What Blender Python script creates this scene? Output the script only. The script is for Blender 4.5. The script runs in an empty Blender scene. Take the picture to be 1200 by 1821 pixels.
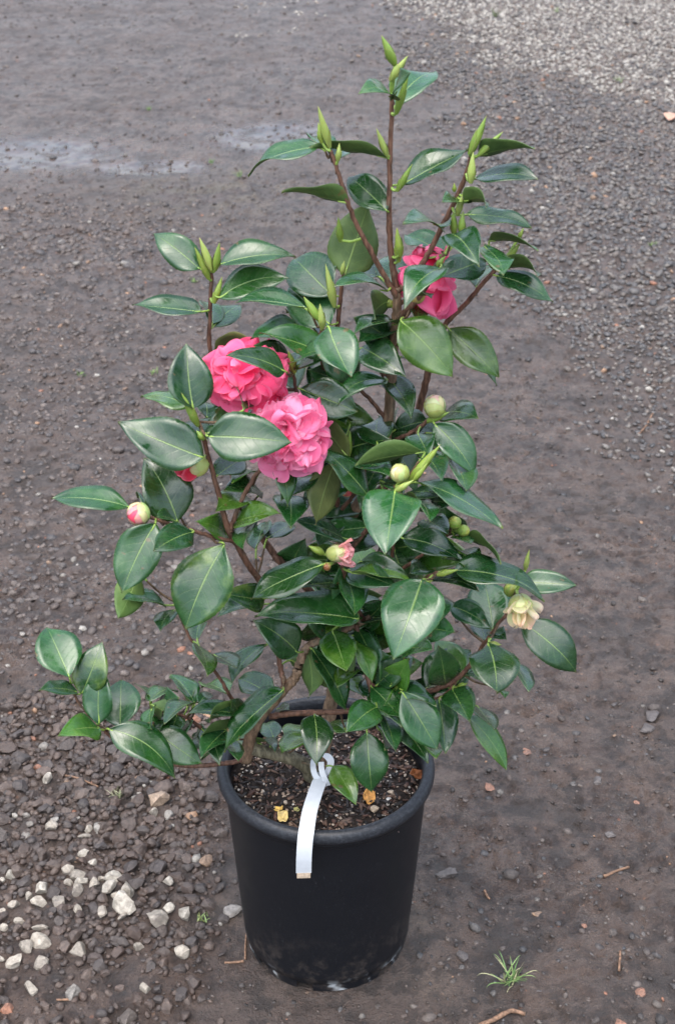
import bpy, math, random
import numpy as np
from mathutils import Vector, Matrix, Quaternion
random.seed(11); rng = np.random.default_rng(11)
S = bpy.context.scene; COL = S.collection

# ------------------------------------------------------------------ camera, sky, sun, exposure
F, CX, CY = 2500.0, 600.0, 910.5            # focal length and centre in photograph pixels (1200 x 1821)
CAM = Vector((0.0, -1.48, 1.56)); PITCH = math.radians(30.0)
cd = bpy.data.cameras.new('camera'); cam = bpy.data.objects.new('camera', cd); COL.objects.link(cam)
cam.location = CAM; cam.rotation_euler = (math.radians(90) - PITCH, 0, 0)
cd.sensor_fit = 'VERTICAL'; cd.sensor_height = 22.3; cd.sensor_width = 14.9
cd.lens = F / 1821.0 * 22.3; cd.clip_start = 0.05; cd.clip_end = 2000
cd.dof.use_dof = True; cd.dof.focus_distance = 1.85; cd.dof.aperture_fstop = 7.0
S.camera = cam
SUN_EL, SUN_AZ = math.radians(73), math.radians(205)
W = bpy.data.worlds.new('World'); S.world = W; W.use_nodes = True
wt = W.node_tree; wt.nodes.clear()
sky = wt.nodes.new('ShaderNodeTexSky'); sky.sky_type = 'NISHITA'; sky.sun_disc = False
sky.sun_elevation = SUN_EL; sky.sun_rotation = SUN_AZ; sky.air_density = 1.0; sky.dust_density = 4.0; sky.ozone_density = 1.0
hs = wt.nodes.new('ShaderNodeHueSaturation'); hs.inputs['Saturation'].default_value = 0.68
bg = wt.nodes.new('ShaderNodeBackground'); bg.inputs['Strength'].default_value = 0.15
wo = wt.nodes.new('ShaderNodeOutputWorld')
wt.links.new(sky.outputs[0], hs.inputs['Color']); wt.links.new(hs.outputs[0], bg.inputs[0]); wt.links.new(bg.outputs[0], wo.inputs[0])
ld = bpy.data.lights.new('sun', 'SUN'); ld.energy = 1.2; ld.angle = math.radians(95); ld.color = (1.0, 0.985, 0.965)
sun = bpy.data.objects.new('sun', ld); COL.objects.link(sun)
sdir = Vector((math.sin(SUN_AZ) * math.cos(SUN_EL), math.cos(SUN_AZ) * math.cos(SUN_EL), math.sin(SUN_EL)))
sun.rotation_euler = sdir.to_track_quat('Z', 'Y').to_euler()
S.view_settings.view_transform = 'Standard'; S.view_settings.look = 'None'; S.view_settings.gamma = 1.0
S.view_settings.exposure = 1.5
S.cycles.max_bounces = 6; S.cycles.transparent_max_bounces = 8

# ------------------------------------------------------------------ geometry helpers
SP, CP = math.sin(PITCH), math.cos(PITCH)
def ray(px, py):
    a, b = (px - CX) / F, (CY - py) / F
    return Vector((a, CP + b * SP, -SP + b * CP))
def at(px, py, Y):                            # a photograph pixel at world depth Y (metres)
    d = ray(px, py); t = (Y - CAM.y) / d.y
    return CAM + d * t
def atz(px, py, z=0.0):
    d = ray(px, py); t = (z - CAM.z) / d.z
    return CAM + d * t
def ppm(p):                                   # pixels per metre at a world point
    v = Vector(p) - CAM
    return F / (v.y * CP - v.z * SP)
def project(x, y, z=0.0):
    dx, dy, dz = x - CAM.x, y - CAM.y, z - CAM.z
    zc = dy * CP - dz * SP; yc = dy * SP + dz * CP
    return CX + F * dx / zc, CY - F * yc / zc

def link(name, me, mat=None, parent=None, color=None, smooth=True):
    o = bpy.data.objects.new(name, me); COL.objects.link(o)
    if mat is not None:
        for m in (mat if isinstance(mat, (list, tuple)) else [mat]): me.materials.append(m)
    if parent is not None: o.parent = parent
    if color is not None: o.color = color
    if smooth and len(me.polygons): me.polygons.foreach_set('use_smooth', [True] * len(me.polygons))
    return o
def mesh(name, v, f):
    me = bpy.data.meshes.new(name); me.from_pydata([tuple(p) for p in v], [], f); me.update(); return me
def npmesh(name, v, tris):
    me = bpy.data.meshes.new(name); n, m = len(v), len(tris); k = tris.shape[1]
    me.vertices.add(n); me.vertices.foreach_set('co', np.ascontiguousarray(v, dtype=np.float32).ravel())
    me.loops.add(m * k); me.loops.foreach_set('vertex_index', np.ascontiguousarray(tris, dtype=np.int32).ravel())
    me.polygons.add(m); me.polygons.foreach_set('loop_start', np.arange(0, m * k, k, dtype=np.int32))
    me.update(calc_edges=True); return me
def colattr(me, name, cols):
    a = me.color_attributes.new(name, 'FLOAT_COLOR', 'POINT')
    c = np.ones((len(cols), 4), np.float32); c[:, :3] = cols
    a.data.foreach_set('color', c.ravel())
def tag(o, label, cat, group=None):
    o['label'] = label; o['category'] = cat
    if group: o['group'] = group
    return o
def empty(name, loc):
    e = bpy.data.objects.new(name, None); COL.objects.link(e); e.location = loc; e.empty_display_size = .05; return e
def put(o, parent):                           # parent while keeping world coordinates (parent has no rotation or scale)
    o.parent = parent; o.matrix_parent_inverse = Matrix.Translation(-parent.location) if parent.parent is None else Matrix()
    return o
def catmull(P, R, sub=5):
    P = [Vector(p) for p in P]; out, rr = [], []
    for i in range(len(P) - 1):
        p0, p1, p2, p3 = P[max(i - 1, 0)], P[i], P[i + 1], P[min(i + 2, len(P) - 1)]
        for k in range(sub):
            t = k / sub
            out.append(.5 * ((2 * p1) + (p2 - p0) * t + (2 * p0 - 5 * p1 + 4 * p2 - p3) * t * t + (3 * p1 - p0 - 3 * p2 + p3) * t ** 3))
            rr.append(R[i] + (R[i + 1] - R[i]) * t)
    out.append(P[-1]); rr.append(R[-1]); return out, rr
def tube(P, R, sides=10, jit=0.0, caps=True):
    v, f = [], []; n = len(P); up = Vector((.31, .2, .93))
    for i in range(n):
        t = (P[min(i + 1, n - 1)] - P[max(i - 1, 0)]).normalized()
        a = t.cross(up)
        if a.length < 1e-4: a = t.cross(Vector((1, 0, 0)))
        a.normalize(); b = t.cross(a)
        for k in range(sides):
            q = 2 * math.pi * k / sides; r = R[i] * (1 + jit * random.uniform(-1, 1))
            v.append(P[i] + (a * math.cos(q) + b * math.sin(q)) * r)
    for i in range(n - 1):
        for k in range(sides):
            k2 = (k + 1) % sides
            f.append((i * sides + k, i * sides + k2, (i + 1) * sides + k2, (i + 1) * sides + k))
    if caps:
        f.append(tuple(range(sides - 1, -1, -1))); f.append(tuple((n - 1) * sides + k for k in range(sides)))
    return v, f
def hash2(i, j, s):
    h = (i.astype(np.int64) * 374761393 + j.astype(np.int64) * 668265263 + s * 2147483647) & 0xffffffff
    h = ((h ^ (h >> 13)) * 1274126177) & 0xffffffff
    return ((h ^ (h >> 16)) & 0xffff) / 65535.0
def vnoise(x, y, s=0):
    i, j = np.floor(x), np.floor(y); u, v = x - i, y - j
    u = u * u * (3 - 2 * u); v = v * v * (3 - 2 * v)
    a, b, c, d = hash2(i, j, s), hash2(i + 1, j, s), hash2(i, j + 1, s), hash2(i + 1, j + 1, s)
    return (a + (b - a) * u + (c - a) * v + (a - b - c + d) * u * v) * 2 - 1
def sstep(a, b, x):
    t = np.clip((x - a) / (b - a), 0, 1); return t * t * (3 - 2 * t)

# ------------------------------------------------------------------ materials
class NT:
    def __init__(s, name):
        s.m = bpy.data.materials.new(name); s.m.use_nodes = True; s.t = s.m.node_tree
        s.p = s.t.nodes['Principled BSDF']; s.out = s.t.nodes['Material Output']
    def n(s, typ, **kw):
        nd = s.t.nodes.new('ShaderNode' + typ)
        for k, v in kw.items(): setattr(nd, k, v)
        return nd
    def set(s, sock, val):
        if isinstance(val, bpy.types.NodeSocket): s.t.links.new(val, sock)
        elif val is not None:
            if sock.type == 'RGBA' and len(val) == 3: val = (*val, 1)
            sock.default_value = val
    def math(s, op, a, b=None, clamp=False):
        nd = s.n('Math', operation=op, use_clamp=clamp); s.set(nd.inputs[0], a)
        if b is not None: s.set(nd.inputs[1], b)
        return nd.outputs[0]
    def mix(s, fac, a, b, mode='MIX'):
        nd = s.n('Mix', data_type='RGBA', blend_type=mode); s.set(nd.inputs[0], fac); s.set(nd.inputs[6], a); s.set(nd.inputs[7], b)
        return nd.outputs[2]
    def ramp(s, x, a, b, lo=0.0, hi=1.0):
        nd = s.n('MapRange'); nd.interpolation_type = 'SMOOTHSTEP'
        for k, v in enumerate((x, a, b, lo, hi)): s.set(nd.inputs[k], v)
        return nd.outputs[0]
    def coord(s, kind='Object'):
        return s.n('TexCoord').outputs[kind]
    def noise(s, scale, detail=4, rough=.55, vec=None, out=0):
        nd = s.n('TexNoise'); nd.inputs['Scale'].default_value = scale; nd.inputs['Detail'].default_value = detail; nd.inputs['Roughness'].default_value = rough
        if vec is not None: s.set(nd.inputs['Vector'], vec)
        return nd.outputs[out]
    def bump(s, h, strength, dist, normal=None):
        nd = s.n('Bump'); s.set(nd.inputs['Strength'], strength); nd.inputs['Distance'].default_value = dist; s.set(nd.inputs['Height'], h)
        if normal is not None: s.set(nd.inputs['Normal'], normal)
        return nd.outputs[0]
    def base(s, **kw):
        for k, v in kw.items(): s.set(s.p.inputs[k.replace('_', ' ')], v)
        return s.m

def leaf_material(under):
    N = NT('leaf_underside' if under else 'leaf_upper')
    uv = N.n('UVMap'); sep = N.n('SeparateXYZ'); N.t.links.new(uv.outputs[0], sep.inputs[0])
    u, v = sep.outputs[0], sep.outputs[1]
    x = N.math('MULTIPLY', N.math('ABSOLUTE', N.math('SUBTRACT', u, .5)), 2.0)
    info = N.n('ObjectInfo'); pos = N.coord('Object')
    vec = N.n('VectorMath', operation='ADD'); N.t.links.new(pos, vec.inputs[0])
    rv = N.n('CombineXYZ'); N.set(rv.inputs[0], N.math('MULTIPLY', info.outputs['Random'], 37.0)); N.t.links.new(rv.outputs[0], vec.inputs[1])
    p = vec.outputs[0]
    midw = N.math('ADD', .014, N.math('MULTIPLY', N.math('SUBTRACT', 1.0, v), .030))
    mid = N.ramp(N.math('DIVIDE', x, midw), .5, 1.35, 1.0, 0.0)
    wob = N.math('MULTIPLY', N.noise(60, 2, .5, p), .5)
    ph = N.math('ADD', N.math('SUBTRACT', N.math('MULTIPLY', v, 8.0), N.math('MULTIPLY', N.math('POWER', x, 1.25), 2.1)), wob)
    tri = N.math('ABSOLUTE', N.math('SUBTRACT', N.math('FRACT', ph), .5))
    vein = N.math('MULTIPLY', N.ramp(tri, .0, .055, 1.0, 0.0), N.ramp(x, .55, .95, 1.0, .0))
    n1 = N.noise(28, 4, .6, p); n2 = N.noise(140, 3, .6, p); n3 = N.noise(420, 2, .5, p)
    oc = info.outputs['Color']
    hv = N.n('HueSaturation'); N.set(hv.inputs['Color'], oc)
    N.set(hv.inputs['Value'], N.math('ADD', .72, N.math('MULTIPLY', info.outputs['Random'], .6)))
    N.set(hv.inputs['Hue'], N.math('ADD', .49, N.math('MULTIPLY', N.math('FRACT', N.math('MULTIPLY', info.outputs['Random'], 13.7)), .030)))
    c = hv.outputs[0]
    if under: c = N.mix(.62, c, (.10, .165, .05))
    c = N.mix(N.ramp(n1, .35, .7), N.mix(1.0, c, (.72, .78, .72), 'MULTIPLY'), N.mix(1.0, c, (1.28, 1.2, 1.1), 'MULTIPLY'))
    mott = N.math('MULTIPLY', N.math('SUBTRACT', 1.0, info.outputs['Alpha']), N.ramp(N.math('ADD', n1, N.math('MULTIPLY', x, .10)), .52, .74))
    c = N.mix(N.math('MULTIPLY', mott, .75), c, (.12, .18, .035))
    c = N.mix(N.math('MULTIPLY', vein, .26 if under else .13), c, (.15, .24, .06))
    c = N.mix(N.math('MULTIPLY', mid, .62), c, (.20, .30, .08))
    c = N.mix(N.ramp(x, .965, .998, 0.0, .22), c, (.16, .22, .05))
    c = N.mix(N.ramp(v, .94, 1.0, 0.0, .35), c, (.20, .19, .06))
    spot = N.math('MULTIPLY', N.ramp(N.noise(75, 2, .5, p), .68, .72), N.ramp(N.math('FRACT', N.math('MULTIPLY', info.outputs['Random'], 7.3)), .45, .6, 0, .7))
    c = N.mix(spot, c, (.11, .075, .03))
    # wet marks: where water lies the blade is smoother and a little deeper in colour
    wet = N.math('MULTIPLY', N.ramp(N.noise(45, 1.5, .4, p), .60, .64), 0.0 if under else 1.0)
    c = N.mix(N.math('MULTIPLY', wet, .35), c, N.mix(1.0, c, (.62, .66, .62), 'MULTIPLY'))
    h = N.math('ADD', N.math('ADD', N.math('MULTIPLY', vein, -.22 if not under else .5), N.math('MULTIPLY', mid, -.9 if not under else 1.2)),
               N.math('ADD', N.math('MULTIPLY', n2, .55), N.math('MULTIPLY', n3, .15)))
    nb = N.bump(h, .5 if not under else .45, .0009)
    if under: N.base(Base_Color=c, Roughness=.52, Normal=nb, Specular_IOR_Level=.35)
    else:
        r = N.math('SUBTRACT', N.math('ADD', .19, N.math('MULTIPLY', n2, .17)), N.math('MULTIPLY', wet, .17))
        N.base(Base_Color=c, Roughness=r, Normal=N.bump(N.noise(22, 2, .5, p), .45, .006, nb), Specular_IOR_Level=.6, Coat_Weight=.22, Coat_Roughness=.11, Coat_Tint=(.86, .95, 1.0))
    tr = N.n('BsdfTranslucent'); N.set(tr.inputs[0], N.mix(.5, c, (.16, .28, .03))); N.set(tr.inputs['Normal'], nb)
    ms = N.n('MixShader'); ms.inputs[0].default_value = .07
    N.t.links.new(N.p.outputs[0], ms.inputs[1]); N.t.links.new(tr.outputs[0], ms.inputs[2]); N.t.links.new(ms.outputs[0], N.out.inputs[0])
    return N.m
M_LEAF, M_UNDER = leaf_material(False), leaf_material(True)

def petal_material():
    N = NT('petal'); uv = N.n('UVMap'); sep = N.n('SeparateXYZ'); N.t.links.new(uv.outputs[0], sep.inputs[0])
    u, v = sep.outputs[0], sep.outputs[1]; info = N.n('ObjectInfo'); p = N.coord('Object')
    x = N.math('MULTIPLY', N.math('ABSOLUTE', N.math('SUBTRACT', u, .5)), 2.0)
    edge = N.math('MAXIMUM', N.ramp(v, .72, 1.0), N.math('MULTIPLY', N.ramp(x, .8, 1.0), .8))
    c = N.mix(N.math('MULTIPLY', edge, .30), info.outputs['Color'], (.92, .40, .54))
    st = N.n('TexWave'); st.bands_direction = 'X'; st.inputs['Scale'].default_value = 7; st.inputs['Distortion'].default_value = 2.5; st.inputs['Detail'].default_value = 2
    N.t.links.new(uv.outputs[0], st.inputs['Vector'])
    c = N.mix(N.math('MULTIPLY', st.outputs['Fac'], .12), c, N.mix(1.0, c, (.8, .55, .6), 'MULTIPLY'))
    c = N.mix(N.ramp(v, .0, .35, .5, .0), c, (.82, .22, .30))
    nb = N.bump(N.math('ADD', st.outputs['Fac'], N.noise(160, 3, .6, p)), .35, .0008)
    N.base(Base_Color=c, Roughness=.48, Normal=nb, Specular_IOR_Level=.3)
    tr = N.n('BsdfTranslucent'); N.set(tr.inputs[0], c); ms = N.n('MixShader'); ms.inputs[0].default_value = .42
    N.t.links.new(N.p.outputs[0], ms.inputs[1]); N.t.links.new(tr.outputs[0], ms.inputs[2]); N.t.links.new(ms.outputs[0], N.out.inputs[0])
    return N.m
M_PETAL = petal_material()
def bud_material():
    N = NT('bud_scale'); uv = N.n('UVMap'); sep = N.n('SeparateXYZ'); N.t.links.new(uv.outputs[0], sep.inputs[0])
    u, v = sep.outputs[0], sep.outputs[1]; info = N.n('ObjectInfo'); p = N.coord('Object')
    c = N.mix(N.ramp(N.noise(120, 4, .6, p), .35, .7, 0, .5), info.outputs['Color'], N.mix(1.0, info.outputs['Color'], (.7, .74, .55), 'MULTIPLY'))
    x = N.math('MULTIPLY', N.math('ABSOLUTE', N.math('SUBTRACT', u, .5)), 2.0)
    c = N.mix(N.math('MAXIMUM', N.ramp(x, .86, 1.0, 0, .5), N.ramp(v, .9, 1.0, 0, .45)), c, (.36, .30, .14))
    wv = N.n('TexWave'); wv.bands_direction = 'X'; wv.inputs['Scale'].default_value = 5; wv.inputs['Distortion'].default_value = 1; N.t.links.new(uv.outputs[0], wv.inputs['Vector'])
    N.base(Base_Color=c, Roughness=.42, Specular_IOR_Level=.4, Subsurface_Weight=.12, Subsurface_Scale=.004, Normal=N.bump(N.math('ADD', wv.outputs['Fac'], N.noise(220, 2, .5, p)), .09, .0005))
    return N.m
M_BUD = bud_material()
def bark_material():
    N = NT('bark'); p = N.coord('Object'); info = N.n('ObjectInfo')
    mp = N.n('Mapping'); mp.inputs['Scale'].default_value = (1, 1, .28); N.t.links.new(p, mp.inputs[0])
    n1 = N.noise(210, 6, .65, mp.outputs[0]); n2 = N.noise(40, 4, .6, p)
    c = N.mix(N.ramp(n1, .36, .66), N.mix(1.0, info.outputs['Color'], (.48, .45, .42), 'MULTIPLY'), N.mix(1.0, info.outputs['Color'], (1.35, 1.3, 1.25), 'MULTIPLY'))
    c = N.mix(N.ramp(n2, .56, .72, 0, .35), c, (.17, .17, .12))
    N.base(Base_Color=c, Roughness=.62, Specular_IOR_Level=.35, Normal=N.bump(N.math('ADD', n1, N.math('MULTIPLY', n2, .4)), .7, .0016))
    return N.m
M_BARK = bark_material()
def simple(name, col, rough=.6, nscale=60, var=.25, bumpd=.001, spec=.4, objcol=False, bstr=.5):
    N = NT(name); p = N.coord('Object'); n = N.noise(nscale, 5, .6, p)
    base = N.n('ObjectInfo').outputs['Color'] if objcol else None
    c0 = base if objcol else (*col, 1)
    lo = N.mix(1.0, c0, (1 - var,) * 3, 'MULTIPLY'); hi = N.mix(1.0, c0, (1 + var,) * 3, 'MULTIPLY')
    N.base(Base_Color=N.mix(N.ramp(n, .3, .7), lo, hi), Roughness=rough, Specular_IOR_Level=spec, Normal=N.bump(n, bstr, bumpd))
    return N.m
M_GREEN = simple('petiole_green', (.20, .31, .06), .4, 200, .2, .0004)
def stone_material(name, attr):
    N = NT(name); p = N.coord('Object')
    if attr: c0 = N.n('Attribute', attribute_name='stone').outputs['Color']
    else: c0 = N.n('ObjectInfo').outputs['Color']
    geo = N.n('NewGeometry'); pw = geo.outputs['Position']
    n1 = N.noise(160, 5, .65, pw); n2 = N.noise(700, 3, .6, pw); n3 = N.noise(35, 3, .5, pw)
    c = N.mix(N.ramp(n1, .32, .7), N.mix(1.0, c0, (.68, .66, .64), 'MULTIPLY'), N.mix(1.0, c0, (1.25, 1.25, 1.24), 'MULTIPLY'))
    c = N.mix(N.ramp(n3, .5, .68, 0, .45), c, (.075, .062, .056))
    r = N.math('ADD', .34, N.math('MULTIPLY', n3, .35))
    N.base(Base_Color=c, Roughness=r, Specular_IOR_Level=.6, Normal=N.bump(N.math('ADD', n1, N.math('MULTIPLY', n2, .5)), .75, .003))
    return N.m
M_STONE, M_GRAVEL = stone_material('stone', False), stone_material('gravel', True)
def ground_material():
    N = NT('wet_mud'); geo = N.n('NewGeometry'); p = geo.outputs['Position']
    pale = N.n('Attribute', attribute_name='pale'); sp = N.n('SeparateColor'); N.t.links.new(pale.outputs['Color'], sp.inputs[0])
    n0 = N.noise(1.6, 4, .6, p); n1 = N.noise(9, 5, .6, p); n2 = N.noise(55, 6, .68, p); n3 = N.noise(230, 5, .65, p); n4 = N.noise(800, 3, .6, p)
    c = N.mix(N.ramp(n2, .35, .68), (.050, .040, .0365), (.118, .099, .0925))
    c = N.mix(N.ramp(n1, .44, .60, 0, .75), c, (.150, .130, .122))
    c = N.mix(N.ramp(n0, .42, .62, 0, .5), c, (.088, .074, .068))
    c = N.mix(N.ramp(n3, .55, .70, 0, .7), c, (.030, .023, .020))  # fine pits, their shade painted into the mud colour
    c = N.mix(N.ramp(n3, .28, .40, .7, 0), c, (.24, .20, .175))
    n5 = N.noise(24, 7, .75, p); c = N.mix(N.ramp(n5, .55, .66, 0, .6), c, (.030, .024, .021))  # larger pits: shade painted into the same hollows that the bump sinks
    vo = N.n('TexVoronoi'); vo.inputs['Scale'].default_value = 95; N.t.links.new(p, vo.inputs['Vector'])
    sc = N.n('SeparateColor'); N.t.links.new(vo.outputs['Color'], sc.inputs[0])
    fl = N.math('MULTIPLY', N.ramp(vo.outputs['Distance'], .22, .34, 1, 0), N.ramp(sc.outputs[0], .96, .975))
    c = N.mix(N.math('MULTIPLY', fl, .7), c, N.mix(sc.outputs[1], (.30, .13, .07), (.28, .24, .20)))
    c = N.mix(N.math('MULTIPLY', sp.outputs[0], N.ramp(n2, .3, .6, .35, 1.0)), c, (.27, .25, .22))
    c = N.mix(N.math('MULTIPLY', sp.outputs[1], N.ramp(n1, .4, .62)), c, (.10, .105, .05))
    n6 = N.noise(6, 7, .72, p); c = N.mix(N.ramp(n6, .49, .60, 0, .7), c, (.032, .025, .021))
    wet = N.ramp(N.math('ADD', N.math('MULTIPLY', n0, .4), N.math('MULTIPLY', n6, .6)), .40, .58, 1.0, 0.0)
    r = N.math('ADD', N.math('SUBTRACT', .62, N.math('MULTIPLY', wet, .28)), N.math('MULTIPLY', N.math('SUBTRACT', n3, .5), .35))
    c = N.mix(1.0, c, (.585, .455, .365), 'MULTIPLY')
    r = N.math('SUBTRACT', r, .06)
    film = N.math('MULTIPLY', sp.outputs[2], N.ramp(N.math('ADD', n1, N.math('MULTIPLY', N.math('SUBTRACT', n2, .5), .5)),   .30, .52, 0.2, 1.0))
    r = N.math('ADD', N.math('MULTIPLY', r, N.math('SUBTRACT', 1.0, film)), N.math('MULTIPLY', film, .07))
    N_BUMP = N.math('SUBTRACT', .85, N.math('MULTIPLY', film, .78))
    h = N.math('ADD', N.math('ADD', N.math('MULTIPLY', n2, .8), N.math('MULTIPLY', n3, .75)), N.math('MULTIPLY', n4, .30))
    cl = N.n('TexVoronoi', feature='F1'); cl.inputs['Scale'].default_value = 48; cl.inputs['Randomness'].default_value = 1
    wv = N.n('VectorMath', operation='ADD'); N.t.links.new(p, wv.inputs[0]); nz = N.n('TexNoise'); nz.inputs['Scale'].default_value = 60; N.t.links.new(p, nz.inputs['Vector'])
    sc2 = N.n('VectorMath', operation='SCALE'); N.t.links.new(nz.outputs['Color'], sc2.inputs[0]); sc2.inputs['Scale'].default_value = .02; N.t.links.new(sc2.outputs[0], wv.inputs[1]); N.t.links.new(wv.outputs[0], cl.inputs['Vector'])
    h = N.math('ADD', h, N.math('MULTIPLY', N.ramp(cl.outputs['Distance'], .15, .75, 1, 0), .35))
    h = N.math('SUBTRACT', h, N.math('MULTIPLY', N.ramp(n5, .5, .66), .5))
    N.base(Base_Color=c, Roughness=r, Specular_IOR_Level=.85, Normal=N.bump(h, N_BUMP, .011))
    return N.m
M_GROUND = ground_material()
def pot_material():
    N = NT('black_pot_plastic'); p = N.coord('Object'); sep = N.n('SeparateXYZ'); N.t.links.new(p, sep.inputs[0]); z = sep.outputs[2]
    n1 = N.noise(18, 5, .6, p); n2 = N.noise(260, 4, .7, p)
    mp = N.n('Mapping'); mp.inputs['Scale'].default_value = (1, 1, 9); N.t.links.new(p, mp.inputs[0]); sc = N.noise(38, 5, .7, mp.outputs[0])
    dust = N.math('MULTIPLY', N.ramp(n2, .58, .74), N.ramp(n1, .4, .7, .25, .8))
    c = N.mix(dust, (.0050, .0062, .0090), (.038, .042, .05))
    c = N.mix(N.ramp(sc, .66, .74, 0, .28), c, (.07, .075, .085))
    low = N.math('MULTIPLY', N.ramp(z, .012, .028, 1, 0), N.ramp(N.noise(19, 3, .6, p), .53, .60))
    c = N.mix(low, c, (.36, .39, .41))
    mud = N.math('MULTIPLY', N.ramp(z, .0, .13, 1, 0), N.ramp(N.noise(34, 6, .75, p), .46, .66, 0, .45))
    c = N.mix(mud, c, (.085, .07, .06))
    rimw = N.math('MULTIPLY', N.ramp(z, .298, .308), N.ramp(n2, .4, .7, .15, .6)); c = N.mix(rimw, c, (.055, .062, .074))
    N.base(Base_Color=c, Roughness=N.math('ADD', .34, N.math('MULTIPLY', n1, .22)), Specular_IOR_Level=.33, Normal=N.bump(N.math('ADD', n2, sc), .18, .0008))
    return N.m
M_POT = pot_material()
M_SOIL = simple('potting_soil', (.020, .014, .011), .8, 170, .6, .006, .3, bstr=.9)
M_TAG = simple('white_tag_plastic', (.50, .54, .58), .38, 90, .035, .0003)
M_TAGEND = simple('stained_tag_end', (.50, .40, .30), .5, 150, .3, .0003)
M_TWIG = simple('dry_twig', (.16, .095, .06), .7, 190, .45, .001)
M_GRASS = simple('grass_blade', (.10, .19, .05), .5, 80, .3, .0004, objcol=True)
M_CHIP = stone_material('chip', True)
M_DRY = simple('dried_petal', (.5, .2, .05), .55, 130, .35, .0012, objcol=True)
NW = NT('puddle_water'); NW.base(Base_Color=(.085, .072, .066), Roughness=.30, Specular_IOR_Level=.5); M_WATER = NW.m

# ------------------------------------------------------------------ ground
POT = Vector((atz(581, 1652).x, 0.0, 0.0)); PR, PH = .147, .318      # pot centre, rim radius, height
puddles = [(50, 272, .34, .22), (490, 243, .24, .20), (270, 296, .22, .10)]
pudw = [(*atz(a, b)[:2], rx, ry) for a, b, rx, ry in puddles]
def gh(x, y):
    r = np.hypot(x - POT.x, y - POT.y)
    h = .012 * vnoise(x * .7 + 3, y * .7, 1) + .006 * vnoise(x * 2.6, y * 2.6 + 7, 2)
    h = h + .0030 * vnoise(x * 11, y * 11, 3) + .0026 * vnoise(x * 27, y * 27, 4) + .0022 * vnoise(x * 62 + 2 * vnoise(x * 30, y * 30, 8), y * 62, 5) - .0045 * np.maximum(vnoise(x * 75, y * 75, 14) - .45, 0) * 2 + .0014 * vnoise(x * 130, y * 130, 6)
    wx, wy = x + .012 * vnoise(x * 25, y * 25, 41), y + .012 * vnoise(x * 25, y * 25, 42)
    crev = np.clip(1 - np.abs(vnoise(wx * 34, wy * 34, 43)) / .17, 0, 1) * sstep(-.05, .35, vnoise(x * 13, y * 13, 44))
    h = h - .0062 * crev + .0042 * np.maximum(vnoise(wx * 44, wy * 44, 45) - .2, 0) * 1.6
    h = h * sstep(.11, .34, r) - .0015
    for a, b, rx, ry in pudw:
        q = ((x - a) / rx) ** 2 + ((y - b) / ry) ** 2
        w = np.exp(-q * .9); h = h * (1 - .55 * w) - .0075 * w
    return h
def axis(f0, f1, d, gl, gr, seen, far):         # fine near the pot, coarser with distance, very coarse out of sight
    def run(x, g, sgn, lim, end):
        out, st = [], d
        while sgn * x < sgn * end:
            out.append(x); st = st * (g if sgn * x < sgn * lim else 1.09); x += sgn * st
        return out + [end]
    return np.array(run(f0 - d, gl, -1, seen[0], far[0])[::-1] + list(np.arange(f0, f1 - d / 2, d)) + run(f1, gr, 1, seen[1], far[1]))
ax = axis(-.66, .66, .0056, 1.011, 1.011, (-3.4, 3.4), (-150, 150)); ay = axis(-.64, 1.2, .0056, 1.03, 1.0058, (-.8, 9.5), (-40, 420))
gx, gy = np.meshgrid(ax, ay); gz = gh(gx, gy)
fade = 1 - sstep(14, 40, np.hypot(gx, gy)); gz = gz * fade
nx, ny = len(ax), len(ay)
idx = np.arange(nx * ny).reshape(ny, nx)
quads = np.stack([idx[:-1, :-1], idx[:-1, 1:], idx[1:, 1:], idx[1:, :-1]], -1).reshape(-1, 4)
gme = npmesh('ground', np.stack([gx, gy, gz], -1).reshape(-1, 3), quads)
def pxy(x, y):
    dy = np.maximum(y - CAM.y, .05); dz = -CAM.z
    zc = np.maximum(dy * CP - dz * SP, .05); yc = dy * SP + dz * CP
    return CX + F * x / zc, CY - F * yc / zc
def pale_mask(px, py, n):                       # pale gravel drive in the far corner
    edge = np.interp(px, [300, 620, 700, 800, 870, 980, 1100, 1200, 1500], [-160, -120, 10, 80, 135, 165, 190, 215, 260])
    return sstep(-55, 55, edge - py + n * 60)
PX, PY = pxy(gx, gy); nn = vnoise(gx * 3, gy * 3, 21)
pal = pale_mask(PX, PY, nn) * .4
gw = lambda a, b: atz(a, b)
q = gw(405, 1618); pal = np.maximum(pal, np.exp(-(((gx - q.x) / .036) ** 2 + ((gy - q.y) / .02) ** 2) * 1.0) * .8)
for a, b, s, k in ((745, 1640, .025, .4), (735, 1610, .02, .35), (770, 1745, .03, .35), (520, 40, .25, .08)):
    q = gw(a, b); pal = np.maximum(pal, np.exp(-((gx - q.x) ** 2 + (gy - q.y) ** 2) / s ** 2) * k)
q = gw(355, 345); moss = np.exp(-(((gx - q.x) / .32) ** 2 + ((gy - q.y) / .3) ** 2)) * .6
film = np.zeros_like(gx)                         # shallow film of water standing on the mud
for a_, b_, rx, ry in pudw: film = np.maximum(film, np.exp(-(((gx - a_) / rx) ** 2 + ((gy - b_) / ry) ** 2) * .7) * 1.7)
film = np.minimum(film, 1)
colattr(gme, 'pale', np.stack([pal, moss, film], -1).reshape(-1, 3))
GROUND = link('ground', gme, M_GROUND); GROUND['kind'] = 'structure'

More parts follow.
